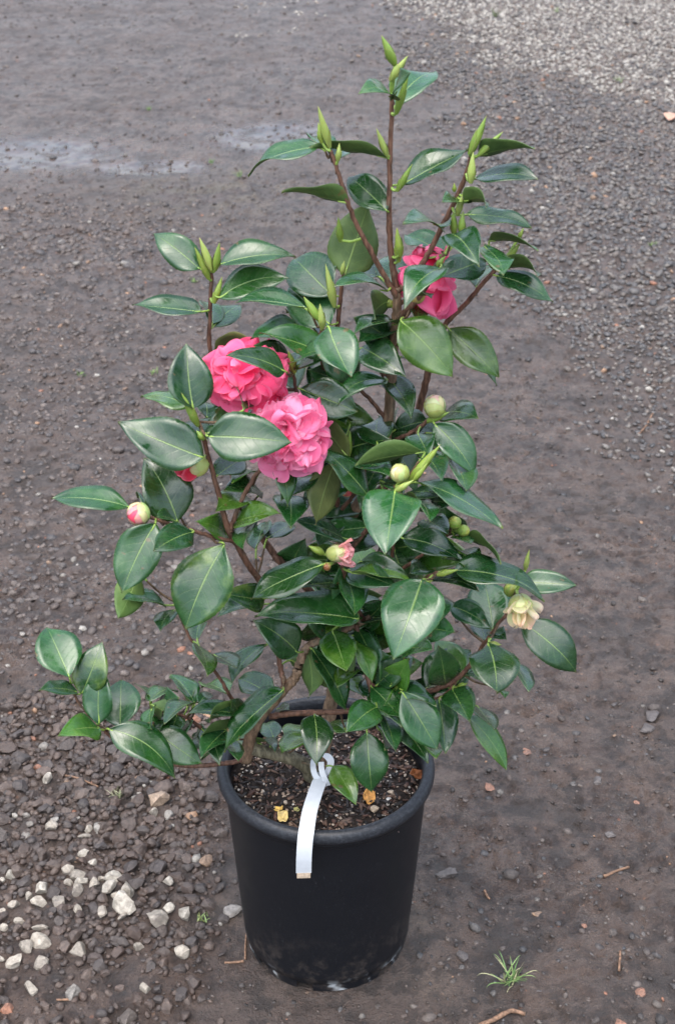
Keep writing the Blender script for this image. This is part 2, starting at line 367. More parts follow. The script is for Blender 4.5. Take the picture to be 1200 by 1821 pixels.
# ------------------------------------------------------------------ stones
def ico(level):
    import bmesh
    bm = bmesh.new(); bmesh.ops.create_icosphere(bm, subdivisions=level, radius=1); v = np.array([p.co[:] for p in bm.verts]); f = np.array([[q.index for q in p.verts] for p in bm.faces]); bm.free(); return v, f
I1, I2 = ico(1), ico(2)
def rock(base, seed, ang=.28):
    r = np.random.default_rng(seed); v = base[0].copy()
    for _ in range(10):                         # knock flats off a ball: an angular crushed stone
        d = r.normal(size=3); d /= np.linalg.norm(d); c = r.uniform(.38, .78) if seed % 2 else r.uniform(.52, .9); s = v @ d
        v -= np.maximum(s - c, 0)[:, None] * d
    v *= 1 + r.uniform(-.06, .06, (len(v), 1)); v *= r.uniform([.8, .62, .5], [1.15, .95, .78]); return v
R1 = [rock(I1, 100 + k) for k in range(24)]; R2 = [rock(I2, 300 + k) for k in range(24)]
dark_pal = np.array([(.058, .047, .043), (.048, .042, .041), (.075, .060, .053), (.062, .046, .039), (.043, .039, .040), (.088, .072, .064)])
grey_pal = np.array([(.085, .080, .078), (.06, .058, .06), (.12, .11, .10), (.10, .085, .075), (.045, .045, .048)])
pale_pal = np.array([(.33, .315, .285), (.28, .265, .24), (.22, .205, .185), (.36, .345, .315), (.15, .125, .108), (.10, .09, .082)])
rust = np.array([(.22, .10, .06), (.25, .15, .09), (.18, .12, .08)])
def density(px, py, x, y):
    n = vnoise(x * 4, y * 4, 31) * .6 + vnoise(x * 12, y * 12, 32) * .4
    ll = sstep(430, 330, px) * sstep(1205, 1275, py) * (1 - .62 * sstep(1640, 1720, py))               # near gravel beside the pot
    ll = np.clip(ll * (1.05 + .35 * n), 0, 1)
    lm = sstep(520, 230, px) * sstep(330, 380, py) * sstep(1240, 1150, py) * (.62 + .45 * n)
    lm = np.maximum(lm, sstep(330, 200, px + 60 * n) * sstep(345, 375, py) * sstep(540, 460, py) * .85)
    b = np.interp(py, [-50, 120, 200, 300, 480, 620, 760, 900, 1100], [640, 700, 790, 850, 900, 990, 1080, 1180, 1400])
    rg = sstep(-70, 90, px - b + 110 * n) * sstep(-60, 40, py - 60) * (.92 - .45 * sstep(560, 800, py))
    top = sstep(320, 420, px) * sstep(660, 560, px) * sstep(130, 50, py) * (.12 + .22 * n)
    pl = pale_mask(px, py, n) * .97
    other = .13 + .14 * np.maximum(n, -.5)
    return ll, lm, rg, top, pl, other
plist = []                                     # x, y, size, embed, colour, level, projected size
def band(y0, y1, xh, sp, level):
    xs, ys = np.meshgrid(np.arange(-xh, xh, sp), np.arange(y0, y1, sp))
    xs = xs.ravel() + rng.uniform(-.5, .5, xs.size) * sp; ys = ys.ravel() + rng.uniform(-.5, .5, ys.size) * sp
    px, py = pxy(xs, ys); k = (px > -330) & (px < 1530) & (py > -130) & (py < 1980) & (np.hypot(xs - POT.x, ys - POT.y) > .135)
    xs, ys, px, py = xs[k], ys[k], px[k], py[k]; d = density(px, py, xs, ys); u = rng.uniform(size=xs.size)
    tot = np.max(np.stack(d), 0); keep = u < tot
    which = np.argmax(np.stack(d), 0); other_ = np.argmax(np.stack(d[:4]), 0)
    which = np.where((which == 4) & (rng.uniform(size=xs.size) > d[4] ** 1.6 * .86), other_, which)
    for i in np.nonzero(keep)[0]:
        w = which[i]; s = sp * rng.uniform(.42, .72) * (1.35 if rng.uniform() < .08 else 1)
        if w == 0: e, pal = rng.uniform(-.05, .40), dark_pal * np.array((.90, .79, .72)); s *= rng.choice([.8, 1, 1.15, 1.3])
        elif w == 1: e, pal = rng.uniform(-.5, .12), dark_pal * 1.1; s *= rng.choice([.7, 1, 1.2])
        elif w == 2: e, pal = rng.uniform(-.1, .4), grey_pal
        elif w == 3: e, pal = rng.uniform(-.2, .3), pale_pal
        elif w == 4: e, pal = rng.uniform(0, .4), pale_pal * .84
        else: e, pal = rng.uniform(-.5, .0), np.vstack([dark_pal, grey_pal * .9, dark_pal * .6]); s *= rng.choice([.4, .6, .8, 1.05])
        c = pal[rng.integers(len(pal))]
        if w not in (4,) and rng.uniform() < .012: c = rust[rng.integers(3)]
        if w in (0, 1, 2) and rng.uniform() < .012: c = pale_pal[rng.integers(3)] * .8
        c = c * rng.uniform(.85, 1.15)
        plist.append((xs[i], ys[i], s, e, c, level if w == 0 else 1, s / (ys[i] + 1.9) * (1 if w == 0 else .55) * (1 if level == 2 else .8) * (1 if -20 < px[i] < 1220 and -10 < py[i] < 1800 else 0)))
band(-.75, .55, 1.2, .0195, 2); band(-.75, .55, 1.2, .0112, 1); band(.55, 2.4, 1.7, .0175, 1); band(2.4, 8.6, 3.3, .0235, 1)
for _ in range(15000):                          # crumbs and clods pressed in the mud; dark ones stand in for shaded pits
    y = -.72 + 4.6 * rng.uniform() ** 1.5; x = rng.uniform(-1, 1.05) * (.75 + .28 * (y + .72))
    if math.hypot(x - POT.x, y - POT.y) < .135: continue
    c = np.array([(.020, .015, .013), (.028, .021, .018), (.045, .034, .029), (.10, .082, .072), (.016, .013, .012)][rng.integers(5)])
    plist.append((x, y, rng.uniform(.0016, .0042) * (1 + .16 * max(0, y)) * (1.7 if rng.uniform() < .06 else 1), rng.uniform(-.35, .5), c if rng.uniform() > .02 else rust[rng.integers(3)], 1, 0))
# loose pale stones beside the pot: (x, y, width) in an enlarged crop of the photograph
PALE = """232 347 60;725 505 45;240 568 55;400 610 48;420 580 40;392 688 44;433 730 42;320 770 56;370 785 62;533 800 62;440 825 54;195 858 78;367 865 66;520 858 76;600 872 70;45 797 52;5 818 32;65 930 54;185 922 76;270 925 60;368 958 42;585 937 102;490 975 56;578 990 42;15 962 42;12 1030 42;188 1043 58;193 1110 72;120 1138 64;370 1140 82;62 1195 68;193 1200 58;145 1322 70;795 822 50;795 950 62;873 985 76;750 1012 88;860 1160 70;650 1125 52;687 1335 54;137 905 40;85 1005 46;5 1190 32;545 885 45;380 820 46;480 805 32;325 828 42;757 440 92"""
pale_pts = []
for r in PALE.split(';'):
    a, b, s = map(float, r.split()); p = atz(a / 2.6667, 1250 + b / 2.6667, .008); pale_pts.append((p.x, p.y, s / 2.6667 / ppm(p) * .78, a, b))
pp = np.array([(a, b, s) for a, b, s, _, _ in pale_pts])
plist = [q for q in plist if q[1] > .6 or np.min(np.hypot(pp[:, 0] - q[0], pp[:, 1] - q[1]) - pp[:, 2] * .75) > .003]
plist.sort(key=lambda q: -q[6])
NPART = 285
rocks_me = []
for k in range(24):
    me = npmesh('stone', R2[k], I2[1]); me.materials.append(M_STONE); rocks_me.append(me)
    me.polygons.foreach_set('use_smooth', [False] * len(me.polygons))
for q in plist[:NPART]:
    o = bpy.data.objects.new('stone', rocks_me[rng.integers(12) * 2 + int(rng.uniform() < .25)]); COL.objects.link(o); o.parent = GROUND
    o.location = (q[0], q[1], float(gh(np.array(q[0]), np.array(q[1]))) + q[3] * q[2] * .6)
    o.rotation_euler = (rng.uniform(-.25, .25), rng.uniform(-.25, .25), rng.uniform(0, 6.28)); o.scale = (q[2],) * 3; o.color = (*q[4], 1)
vs, fs, cs, off = [], [], [], 0
rest = plist[NPART:]
zz = gh(np.array([q[0] for q in rest]), np.array([q[1] for q in rest]))
for q, z in zip(rest, zz):
    bv, bf = (R2, I2[1]) if q[5] == 2 else (R1, I1[1])
    v = bv[rng.integers(12) * 2 + int(rng.uniform() < .3)] * q[2]; t = rng.uniform(0, 6.28); c_, s_ = math.cos(t), math.sin(t); tx = rng.uniform(-.35, .35)
    x = v[:, 0] * c_ - v[:, 1] * s_; y = v[:, 0] * s_ + v[:, 1] * c_
    vs.append(np.stack([x + q[0], y + q[1], v[:, 2] + tx * x + z + q[3] * q[2] * .6], -1)); fs.append(bf + off); off += len(v)
    cs.append(np.repeat(np.array(q[4])[None], len(v), 0))
gm = npmesh('gravel', np.concatenate(vs), np.concatenate(fs)); colattr(gm, 'stone', np.concatenate(cs))
GR = link('gravel', gm, M_GRAVEL, GROUND, smooth=False); GR['kind'] = 'stuff'
big_labels = {  # crop coordinates -> its own label
 (585, 937): 'largest pale grey limestone piece in the cluster of loose stones beside the pot',
 (757, 440): 'tan oblong stone lying below the drooping leaves, highest big stone near the pot',
 (750, 1012): 'rounded cream stone nearest the broken pale patch at the foot of the pot',
 (873, 985): 'flat white stone chip just beyond the rounded cream stone by the pot',
 (370, 1140): 'speckled grey oval stone lying alone in bare mud below the pale cluster',
 (860, 1160): 'upright grey pointed stone standing in mud closest to the foot of the pot',
 (145, 1322): 'white chunky stone lying alone, lowest of the pale stones near the picture corner',
 (687, 1335): 'small square beige stone lying alone in the mud below the pot foot',
 (232, 347): 'cream stone half bedded in dark gravel below the bright green curled leaf',
 (725, 505): 'pale round pebble directly below the tan oblong stone',
 (240, 568): 'single white pebble between the cream stone and the pale cluster',
 (195, 858): 'large square white stone at the far edge of the pale cluster, near the picture edge',
 (795, 822): 'small cream pebble lying alone level with the middle of the pot'}
short = {(585, 937): 'largest limestone piece', (750, 1012): 'rounded cream stone', (370, 1140): 'speckled oval stone', (145, 1322): 'lone white chunky stone', (240, 568): 'single white pebble', (195, 858): 'large square white stone', (687, 1335): 'square beige stone'}
rel = {}
for _, _, _, ca, cb in pale_pts:                # say each remaining chip by the landmark stone it lies next to
    if (ca, cb) in big_labels: continue
    an = min(short, key=lambda k: math.hypot(k[0] - ca, k[1] - cb)); dx, dy = ca - an[0], cb - an[1]
    side = ('on the pot side of' if dx > 0 else 'away from the pot past') if abs(dx) > abs(dy) else ('beyond' if dy < 0 else 'in front of')
    rel.setdefault((an, side), []).append((math.hypot(dx, dy), (ca, cb)))
chip = {}
for (an, side), L_ in rel.items():
    for i, (_, k) in enumerate(sorted(L_)):
        chip[k] = 'pale chip, %s %s the %s' % (('nearest', 'second nearest', 'third nearest', 'fourth nearest', 'fifth nearest', 'sixth nearest', 'seventh nearest', 'eighth nearest')[i], side, short[an])
for a, b, s, ca, cb in pale_pts:
    me = rocks_me[rng.integers(12) * 2 + 1]; o = bpy.data.objects.new('pale_stone', me); COL.objects.link(o)
    z = float(gh(np.array(a), np.array(b)))
    o.location = (a, b, z + s * .24); o.rotation_euler = (rng.uniform(-.4, .4), rng.uniform(-.4, .4), rng.uniform(0, 6.28)); o.scale = (s, s, s * rng.uniform(.95, 1.25))
    c = np.array([(.32, .29, .245), (.25, .225, .19), (.35, .325, .28)][rng.integers(3)]) * rng.uniform(.85, 1.1)
    if (ca, cb) == (757, 440): c = np.array((.30, .225, .165))
    o.color = (*c, 1)
    if (ca, cb) in big_labels: tag(o, big_labels[(ca, cb)], 'stone', 'pale stones loose beside the pot')
    else: tag(o, chip[(ca, cb)], 'stone', 'pale stones loose beside the pot')
def lonestone(px, py, w, col, label, flat=.6, emb=.1, name='brick_fragment', cat='brick', group=None):
    p = atz(px, py, .003); s = w / ppm(p) * .72
    o = bpy.data.objects.new(name, rocks_me[rng.integers(24)]); COL.objects.link(o)
    o.location = (p.x, p.y, float(gh(np.array(p.x), np.array(p.y))) + emb * s); o.scale = (s, s, s * flat); o.rotation_euler = (0, 0, rng.uniform(0, 6)); o.color = (*col, 1)
    return tag(o, label, cat, group)
OR = (.19, .095, .062)
for a, b, w, lb in ((487, 225, 52, 'orange brick fragment in mud just beyond the lowest drooping leaf'), (1020, 457, 26, 'tiny bright orange brick crumb beside a dark stone in the mud'),
                    (770, 1040, 36, 'round orange brick pebble in the mud above the grass tuft'), (1043, 1358, 48, 'orange brick piece in mud between the grass tuft and the picture edge'),
                    (945, 1500, 55, 'orange brown brick piece at the bottom edge past the twig'), (320, 378, 60, 'long reddish brick sliver in mud close to the pot rim'),
                    (545, 985, 46, 'tan worn brick fragment pressed in the mud beside the pot foot')):
    lonestone(750 + a / 2.6667, 1250 + b / 2.6667, w / 2.6667, OR if 'tan' not in lb else (.22, .14, .085), lb, .45, .02, group='brick fragments in the mud')
lonestone(1193, 210, 34, (.42, .25, .18), 'large salmon coloured tile shard at the far edge of the dark gravel', .35, .3, 'tile_shard', 'shard')
for a, b, w, lb in ((1085, 50, 95, 'large dark wet stone standing out of the mud beyond the leaves'), (1070, 105, 70, 'rounded dark stone in front of the large dark wet stone'), (835, 360, 60, 'flat blue grey stone bedded in the mud beside an orange crumb'),
                    (890, 610, 55, 'dark brown clod in the open mud above the straight twig'), (115, 800, 95, 'broad flat grey stone bedded in mud beside the pot'), (190, 1190, 70, 'flat dark stone bedded between the pot foot and the grass tuft')):
    lonestone(750 + a / 2.6667, 1250 + b / 2.6667, w / 2.6667, (.075, .066, .064), lb, .5, .05, 'mud_stone', 'stone')
lonestone(230, 1805, 36, (.085, .07, .06), 'dark brown block of stone at the bottom edge below the square beige stone', .8, .3, 'mud_stone', 'stone')
lonestone(411, 1619, 30, (.22, .205, .19), 'flat grey stone set in the pale broken patch at the pot foot', .4, .1, 'mud_stone', 'stone')

# ------------------------------------------------------------------ pot
pot = empty('nursery_pot', POT)
tag(pot, 'large black plastic nursery pot with rolled rim holding the flowering shrub', 'pot')
def lathe(prof, n=128, skip=None):
    v, f = [], []
    for r, z in prof:
        for k in range(n):
            t = 2 * math.pi * k / n; v.append((r * math.cos(t), r * math.sin(t), z))
    for i in range(len(prof) - 1):
        for k in range(n):
            if skip and skip(i, k / n): continue
            k2 = (k + 1) % n; f.append((i * n + k, i * n + k2, (i + 1) * n + k2, (i + 1) * n + k))
    return v, f
def wall_r(z): return .1155 + (PR - .011 - .1155) * (z / .30) ** .92
outer = [(wall_r(z), z) for z in (.0, .006, .013, .0165)] + [(wall_r(.0185) + .0022, .0185)] + [(wall_r(z) + .002, z) for z in (.03, .06, .1, .14, .18, .22, .26, .288)]
inner = [(wall_r(z) - .001, z) for z in (.288, .25, .2, .12, .03)] + [(0.0005, .03)]
notch = [(.705, .016), (.875, .016), (.97, .012), (.06, .012), (.15, .012), (.24, .012), (.33, .012), (.42, .012), (.52, .012), (.61, .012)]
def inn(i, u):
    return i < 2 and any(abs((u - c + .5) % 1 - .5) < w for c, w in notch)
pv, pf = lathe(outer, 192, inn); body = link('pot_wall', mesh('pot_wall', pv, pf), M_POT, pot)
pv, pf = lathe(inner); link('pot_liner', mesh('pot_liner', pv, pf), M_POT, pot)
ft = [(wall_r(.0) - .012, .0165), (wall_r(.013) - .004, .0160), (wall_r(.013) - .0035, .012), (.02, .011)]
pv, pf = lathe(ft); link('pot_base', mesh('pot_base', pv, pf), M_POT, pot)
rim = []
for k in range(15):                              # rolled lip
    t = math.pi * (-.62 + 1.52 * k / 14)
    rim.append((PR - .008 + .0085 * math.cos(t), PH - .011 + .011 * math.sin(t)))
rim = [(wall_r(.288) + .0022, .286), (wall_r(.29) + .0035, .290), (wall_r(.295) + .004, .296)] + rim + [(PR - .0165, PH - .02), (wall_r(.285) - .0015, .27)]
pv, pf = lathe(rim, 160); link('rim', mesh('rim', pv, pf), M_POT, pot)

# ------------------------------------------------------------------ potting soil with bark and grit
SZ = .280
soil_r = wall_r(.28) - .002
v, f = [(0, 0, SZ + .012)], []; nr, na = 26, 96
for i in range(1, nr + 1):
    for k in range(na):
        t = 2 * math.pi * k / na; r = soil_r * i / nr; x, y = r * math.cos(t), r * math.sin(t)
        z = SZ + .012 * (1 - (i / nr) ** 2) + .004 * float(vnoise(np.array(x * 40), np.array(y * 40), 9)) + .003 * float(vnoise(np.array(x * 110), np.array(y * 110), 10))
        v.append((x, y, z))
for k in range(na): f.append((0, 1 + k, 1 + (k + 1) % na))
for i in range(nr - 1):
    for k in range(na):
        k2 = (k + 1) % na; f.append((1 + i * na + k, 1 + i * na + k2, 1 + (i + 1) * na + k2, 1 + (i + 1) * na + k)) if False else f.append((1 + i * na + k, 1 + (i + 1) * na + k, 1 + (i + 1) * na + k2, 1 + i * na + k2))
soil = link('potting_soil', mesh('potting_soil', v, f), M_SOIL); soil.location = POT; soil['kind'] = 'stuff'
tag(soil, 'dark potting mix of bark and pumice filling the black pot', 'soil')
def soil_z(x, y): return SZ + .012 * (1 - ((x * x + y * y) / soil_r ** 2)) + .004 * float(vnoise(np.array(x * 40), np.array(y * 40), 9)) + .003 * float(vnoise(np.array(x * 110), np.array(y * 110), 10))
vs, fs, cs, off = [], [], [], 0
def chunk(v, fcs, c):
    global off
    vs.append(v); fs.append(fcs + off); off += len(v); cs.append(np.repeat(np.array(c)[None], len(v), 0))
for k in range(1900):
    r = soil_r * .97 * math.sqrt(rng.uniform()); t = rng.uniform(0, 6.28); x, y = r * math.cos(t), r * math.sin(t); z = soil_z(x, y)
    kind = rng.uniform()
    if kind < .5:                              # bark flakes
        L, B, H = rng.uniform(.003, .014), rng.uniform(.002, .006), rng.uniform(.001, .0035); c = np.array([(.014, .009, .008), (.030, .017, .012), (.010, .008, .007), (.085, .038, .024), (.13, .075, .05)][rng.integers(5)])
        s = np.array((L, B, H))
    else:
        g = rng.uniform(.0013, .0034) * (1.8 if rng.uniform() < .07 else 1); s = np.array((g, g, g * .8)); c = np.array([(.42, .32, .24), (.5, .42, .34), (.30, .21, .15), (.58, .55, .5), (.14, .09, .065)][rng.integers(5)])
    M = np.array(Matrix.Rotation(rng.uniform(0, 6.28), 3, 'Z') @ Matrix.Rotation(rng.uniform(-.6, .6), 3, 'X') @ Matrix.Rotation(rng.uniform(-.5, .5), 3, 'Y'))
    chunk((R1[rng.integers(24)] * s) @ M.T + np.array((x, y, z + s[2] * .5)), I1[1], c)
cm = npmesh('bark_and_grit', np.concatenate(vs), np.concatenate(fs)); colattr(cm, 'stone', np.concatenate(cs))
ck = link('bark_and_grit', cm, M_CHIP, soil, smooth=False); ck['kind'] = 'stuff'
def dried(px, py, w, col, label, name='fallen_petal', cat='petal', seed=0):
    p = atz(px, py, SZ + .010); s = w / ppm(p) * .5; r = random.Random(seed); v, f = [], []; n = 9
    for i in range(n):
        for j in range(n):
            a, b = i / (n - 1) * 2 - 1, j / (n - 1) * 2 - 1; k = 1 - .25 * (a * a * b * b)
            v.append((a * s * k * (1 + .1 * math.sin(5 * b + seed)), b * s * .8 * k, s * (.35 * (a * a + b * b) + .16 * math.sin(4 * a + seed) * math.cos(5 * b))))
    for i in range(n - 1):
        for j in range(n - 1): f.append((i * n + j, (i + 1) * n + j, (i + 1) * n + j + 1, i * n + j + 1))
    o = link(name, mesh(name, v, f), M_DRY, color=(*col, 1)); md = o.modifiers.new('t', 'SOLIDIFY'); md.thickness = .0009
    o.location = p + Vector((0, 0, s * .2)); o.rotation_euler = (r.uniform(-.5, .3), r.uniform(-.5, .5), r.uniform(0, 6)); return tag(o, label, cat)
dried(655, 1420, 27, (.55, .27, .07), 'crinkled amber fallen petal on the soil under the long dark leaf', seed=1)
dried(739, 1381, 26, (.24, .085, .03), 'rusty brown fallen petal on the soil against the pot rim', seed=2)
dried(754, 1408, 13, (.40, .13, .05), 'small orange fallen petal close to the pot rim', seed=3)
dried(653, 1389, 13, (.55, .22, .05), 'small orange petal scrap behind the tip of the long dark leaf', seed=4)
dried(503, 1455, 23, (.50, .38, .15), 'pale straw yellow petal on the soil by the near rim', seed=5)
dried(496, 1441, 15, (.55, .36, .09), 'small golden petal behind the straw yellow one near the rim', seed=6)
dried(527, 1441, 11, (.34, .32, .12), 'small greenish dried scrap on the soil beside the white tag', seed=7)
for a, b, w, c, lb in ((666, 1438, 20, (.45, .36, .26), 'cream pumice lump in the soil below the amber petal'), (695, 1409, 13, (.5, .4, .3), 'beige pumice grain in the soil above the cream lump'), (691, 1420, 12, (.6, .58, .54), 'white pumice grain beside the cream lump in the soil'), (620, 1353, 13, (.32, .2, .16), 'pinkish bark lump on soil behind the small low leaf')):
    p = atz(a, b, SZ + .011); s = w / ppm(p) * .55; o = bpy.data.objects.new('pumice_lump', rocks_me[rng.integers(24)]); COL.objects.link(o); o.location = p; o.scale = (s, s, s * .8); o.color = (*c, 1); tag(o, lb, 'pumice' if 'pumice' in lb else 'bark')

# ------------------------------------------------------------------ the shrub: branches
SH = empty('camellia_shrub', Vector((POT.x, 0, SZ)))
tag(SH, 'tall camellia shrub with glossy green leaves, pink double flowers and buds', 'shrub')
def part(name, me, mat, color=None, smooth=True):
    return put(link(name, me, mat, None, color, smooth), SH)
BR = """trunk 566 1394 .3 12;576 1330 1.5 11.5;583 1280 3 11;592 1230 4 10.5;600 1160 4 10;603 1080 4 9.5;604 1000 4 9;612 945 3.5 9;640 893 3 8.7;672 840 2.5 8.2;688 760 2 7.6;695 680 2 7;701 600 2 6.4;706 545 2 6;705 510 2 5
branch 706 520 2 4.6;698 470 2 4.2;693 420 2 3.8;692 330 1.5 3.4;694 260 1.5 3.1;697 190 1.5 2.8;696 165 1.5 2.4
branch 708 535 2 4;695 510 1.5 3.8;662 452 1 3.4;632 395 .5 3.1;612 340 0 2.8;598 295 0 2.5;588 268 0 2.2
branch 704 522 2 4;725 500 2.5 3.9;747 475 2.5 3.8;767 440 2.5 3.6;795 385 2 3.3;818 335 1.5 3;833 295 1 2.7;837 272 1 2.3
branch 704 568 2 4.6;722 552 1 4.2;742 532 0 3.8;760 505 -.5 3.5;774 475 -1 3.2;790 452 -1.5 2.8
branch 640 893 3 6;690 860 5 6;718 800 6 6;739 746 6 5.6;752 700 6 5.2;764 650 6 4.8;778 605 5.5 4;795 572 5 3.6;830 538 4.5 3.2;860 502 4 3;882 478 4 2.6
branch 604 1090 4 6;560 1060 3.5 6;500 1000 3.5 5.6;480 975 3.8 5.2;440 915 4 4.4;412 840 4.5 3.6;395 760 4 3.2;380 680 3.5 3;373 613 3 2.9;374 540 3 2.7;377 480 3 2.4
branch 603 1110 4 6;545 1098 1 5.6;480 1050 -4 5.2;447 1012 -6 4.6;425 975 -7 4.2;406 942 -8 4;393 892 -8 3.6;383 859 -8 3.4;367 797 -8 3;354 750 -8 2.4
branch 412 945 -8 3.4;414 930 -8 3.2;435 879 -7.5 3;460 838 -7 2.9;482 812 -6.5 2.6;500 790 -6 2.2
branch 412 962 -7.7 3;385 957 -9 2.9;352 946 -10 2.7;300 932 -11 2.5;258 916 -11 2.2
branch 438 1352 -4 10;443 1320 -4.5 9.4;451 1296 -5 9;470 1265 -5 8.4;492 1242 -5 7.8;515 1215 -5 7.4;526 1204 -5 7.2;531 1185 -5 6.6;540 1160 -4.5 6.2;555 1145 -4 5.8;590 1130 -3 5.4;631 1112 -2 5;660 1097 -2 4.6;690 1078 -2 4
stump 560 1398 0 13;548 1366 -.8 12;520 1349 -2 10.5;485 1340 -3 10;452 1332 -4 10;434 1334 -4.3 8
branch 507 1224 -5 4.4;503 1205 -5 4;499 1190 -4.6 3.8;494 1158 -4.2 3.4;489 1120 -4 3
branch 442 1312 -4.6 3.4;427 1267 -6 3;404 1228 -6.8 2.6;381 1192 -7.5 2.4;350 1150 -8 2.2;331 1121 -8 2;312 1070 -8 1.8
branch 444 1345 -4 3.4;400 1325 -4.5 3;360 1296 -4 2.8;331 1275 -3.5 2.4;300 1268 -3 2.2;268 1261 -3 1.8
branch 444 1348 -4 4.4;430 1352 -4.4 4;370 1361 -5.5 3.6;310 1360 -6 3.2;250 1346 -6 2.8;200 1312 -6 2.6;180 1292 -6 2.4;150 1262 -6 2;130 1232 -6 1.8
branch 478 1274 -5 5;500 1271 -5 4.8;540 1268 -5 4.6;617 1265 -5.5 4.2;668 1256 -6 3.8
branch 672 1262 -6 4.2;662 1235 -6 4;657 1214 -6 3.8;640 1160 -4 3.6;634 1110 -2.4 3.6
branch 658 1216 -6 3.2;674 1223 -6 3.2;700 1228 -6 3.1;757 1229 -6 4;785 1221 -6 4;804 1212 -6 3.8;822 1198 -6 3.6;839 1177 -6 3.2;865 1138 -6.5 2.8;885 1110 -7 2.6;902 1088 -7 2.4;918 1050 -7 2
branch 806 1218 -6 2.6;790 1236 -6.2 2.2;765 1245 -6.5 1.8
branch 688 1080 -2 3.4;720 1050 -3 3;745 1034 -6 2.8;765 1024 -8.5 2.6;778 1018 -9.5 2.4
branch 648 1104 -2 4;635 1085 -3 3.6;626 1060 -5 3.2;612 1020 -7 2.8;603 992 -8 2.4
branch 606 1010 4 4;618 990 1 3.6;629 971 -1 3.4;658 932 -2 3.2;675 905 -4 2.8;690 882 -8 2.5;705 864 -10 2.2
branch 606 955 4 4;598 925 3 3.8;600 885 2 3.4;606 848 1 3;612 800 0 2.4;616 775 0 2
branch 598 915 3 3.2;622 890 1 2.8;640 862 0 2.4;650 830 -2 2
branch 676 830 2.5 3.2;700 786 0 3;730 770 -1 2.8;756 752 -1.5 2.6;766 740 -1.5 2.2
branch 604 1030 4 3.6;680 1030 0 3;722 1007 -2 2.6;747 988 -2 2.3;797 950 -3 2;806 940 -3 1.6
branch 688 750 2 3;665 718 1.5 2.7;635 688 1 2.5;618 669 .5 2.2;600 645 0 1.8
branch 694 670 2 3;676 662 1.5 2.4
branch 602 945 4 4.2;575 880 4 4;560 800 4.5 3.8;566 730 4 3.6;579 663 3.5 3.4;590 620 3 3.2;600 580 2.5 3;605 535 2.5 2.8;610 486 2.5 2.4
branch 590 915 3.6 3.4;555 830 0 3;540 760 -2 2.8;531 713 -3 2.6;526 690 -3 2.4;521 660 -3 2
branch 578 672 3.4 2.4;572 640 -1 2.2;566 610 -2 2;572 580 -2 1.8
branch 690 1040 0 2.6;697 992 0 2.4;700 960 0 2.2;702 925 0 2"""
BPTS = []                                       # sampled skeleton, for attaching leaves
for row in BR.split('\n'):
    nm, rest_ = row.split(' ', 1); P, R = [], []
    for k in rest_.split(';'):
        a, b, y, r = map(float, k.split()); P.append(at(a, b, y / 100)); R.append(r / 1000 * .86)
    P2, R2_ = catmull(P, R, 6)
    for i in range(1, len(P2) - 1):
        P2[i] = P2[i] + Vector([random.uniform(-1, 1) for _ in range(3)]) * .0006
        if i % 9 == 4: R2_[i] *= 1.14                # nodes
    BPTS += [(p, r) for p, r in zip(P2, R2_)]
    vv, ff = tube(P2, R2_, 12, .05)
    big = R[0] > .0065
    col = (.15, .14, .095, 1) if nm == 'stump' else ((.185, .128, .085, 1) if big else (.125, .066, .045, 1))
    part(nm, mesh(nm, vv, ff), M_BARK, col)
BP = np.array([p[:] for p, r in BPTS])

# ------------------------------------------------------------------ leaves
REG = dict(A=(400, 30, 2), B=(200, 380, 2.4), C=(560, 540, 2.4), D=(60, 800, 2.4), E=(540, 900, 2.3077), F=(330, 1150, 2.4), G=(440, 440, 4), H=(660, 380, 4), I=(360, 740, 4),
           J=(600, 700, 4), K=(380, 960, 4), L=(640, 940, 4), M=(160, 1080, 4), N=(420, 1160, 4), O=(640, 1160, 4), P=(180, 820, 4), Q=(350, 590, 4.6154), R=(0, 1250, 2.6667))
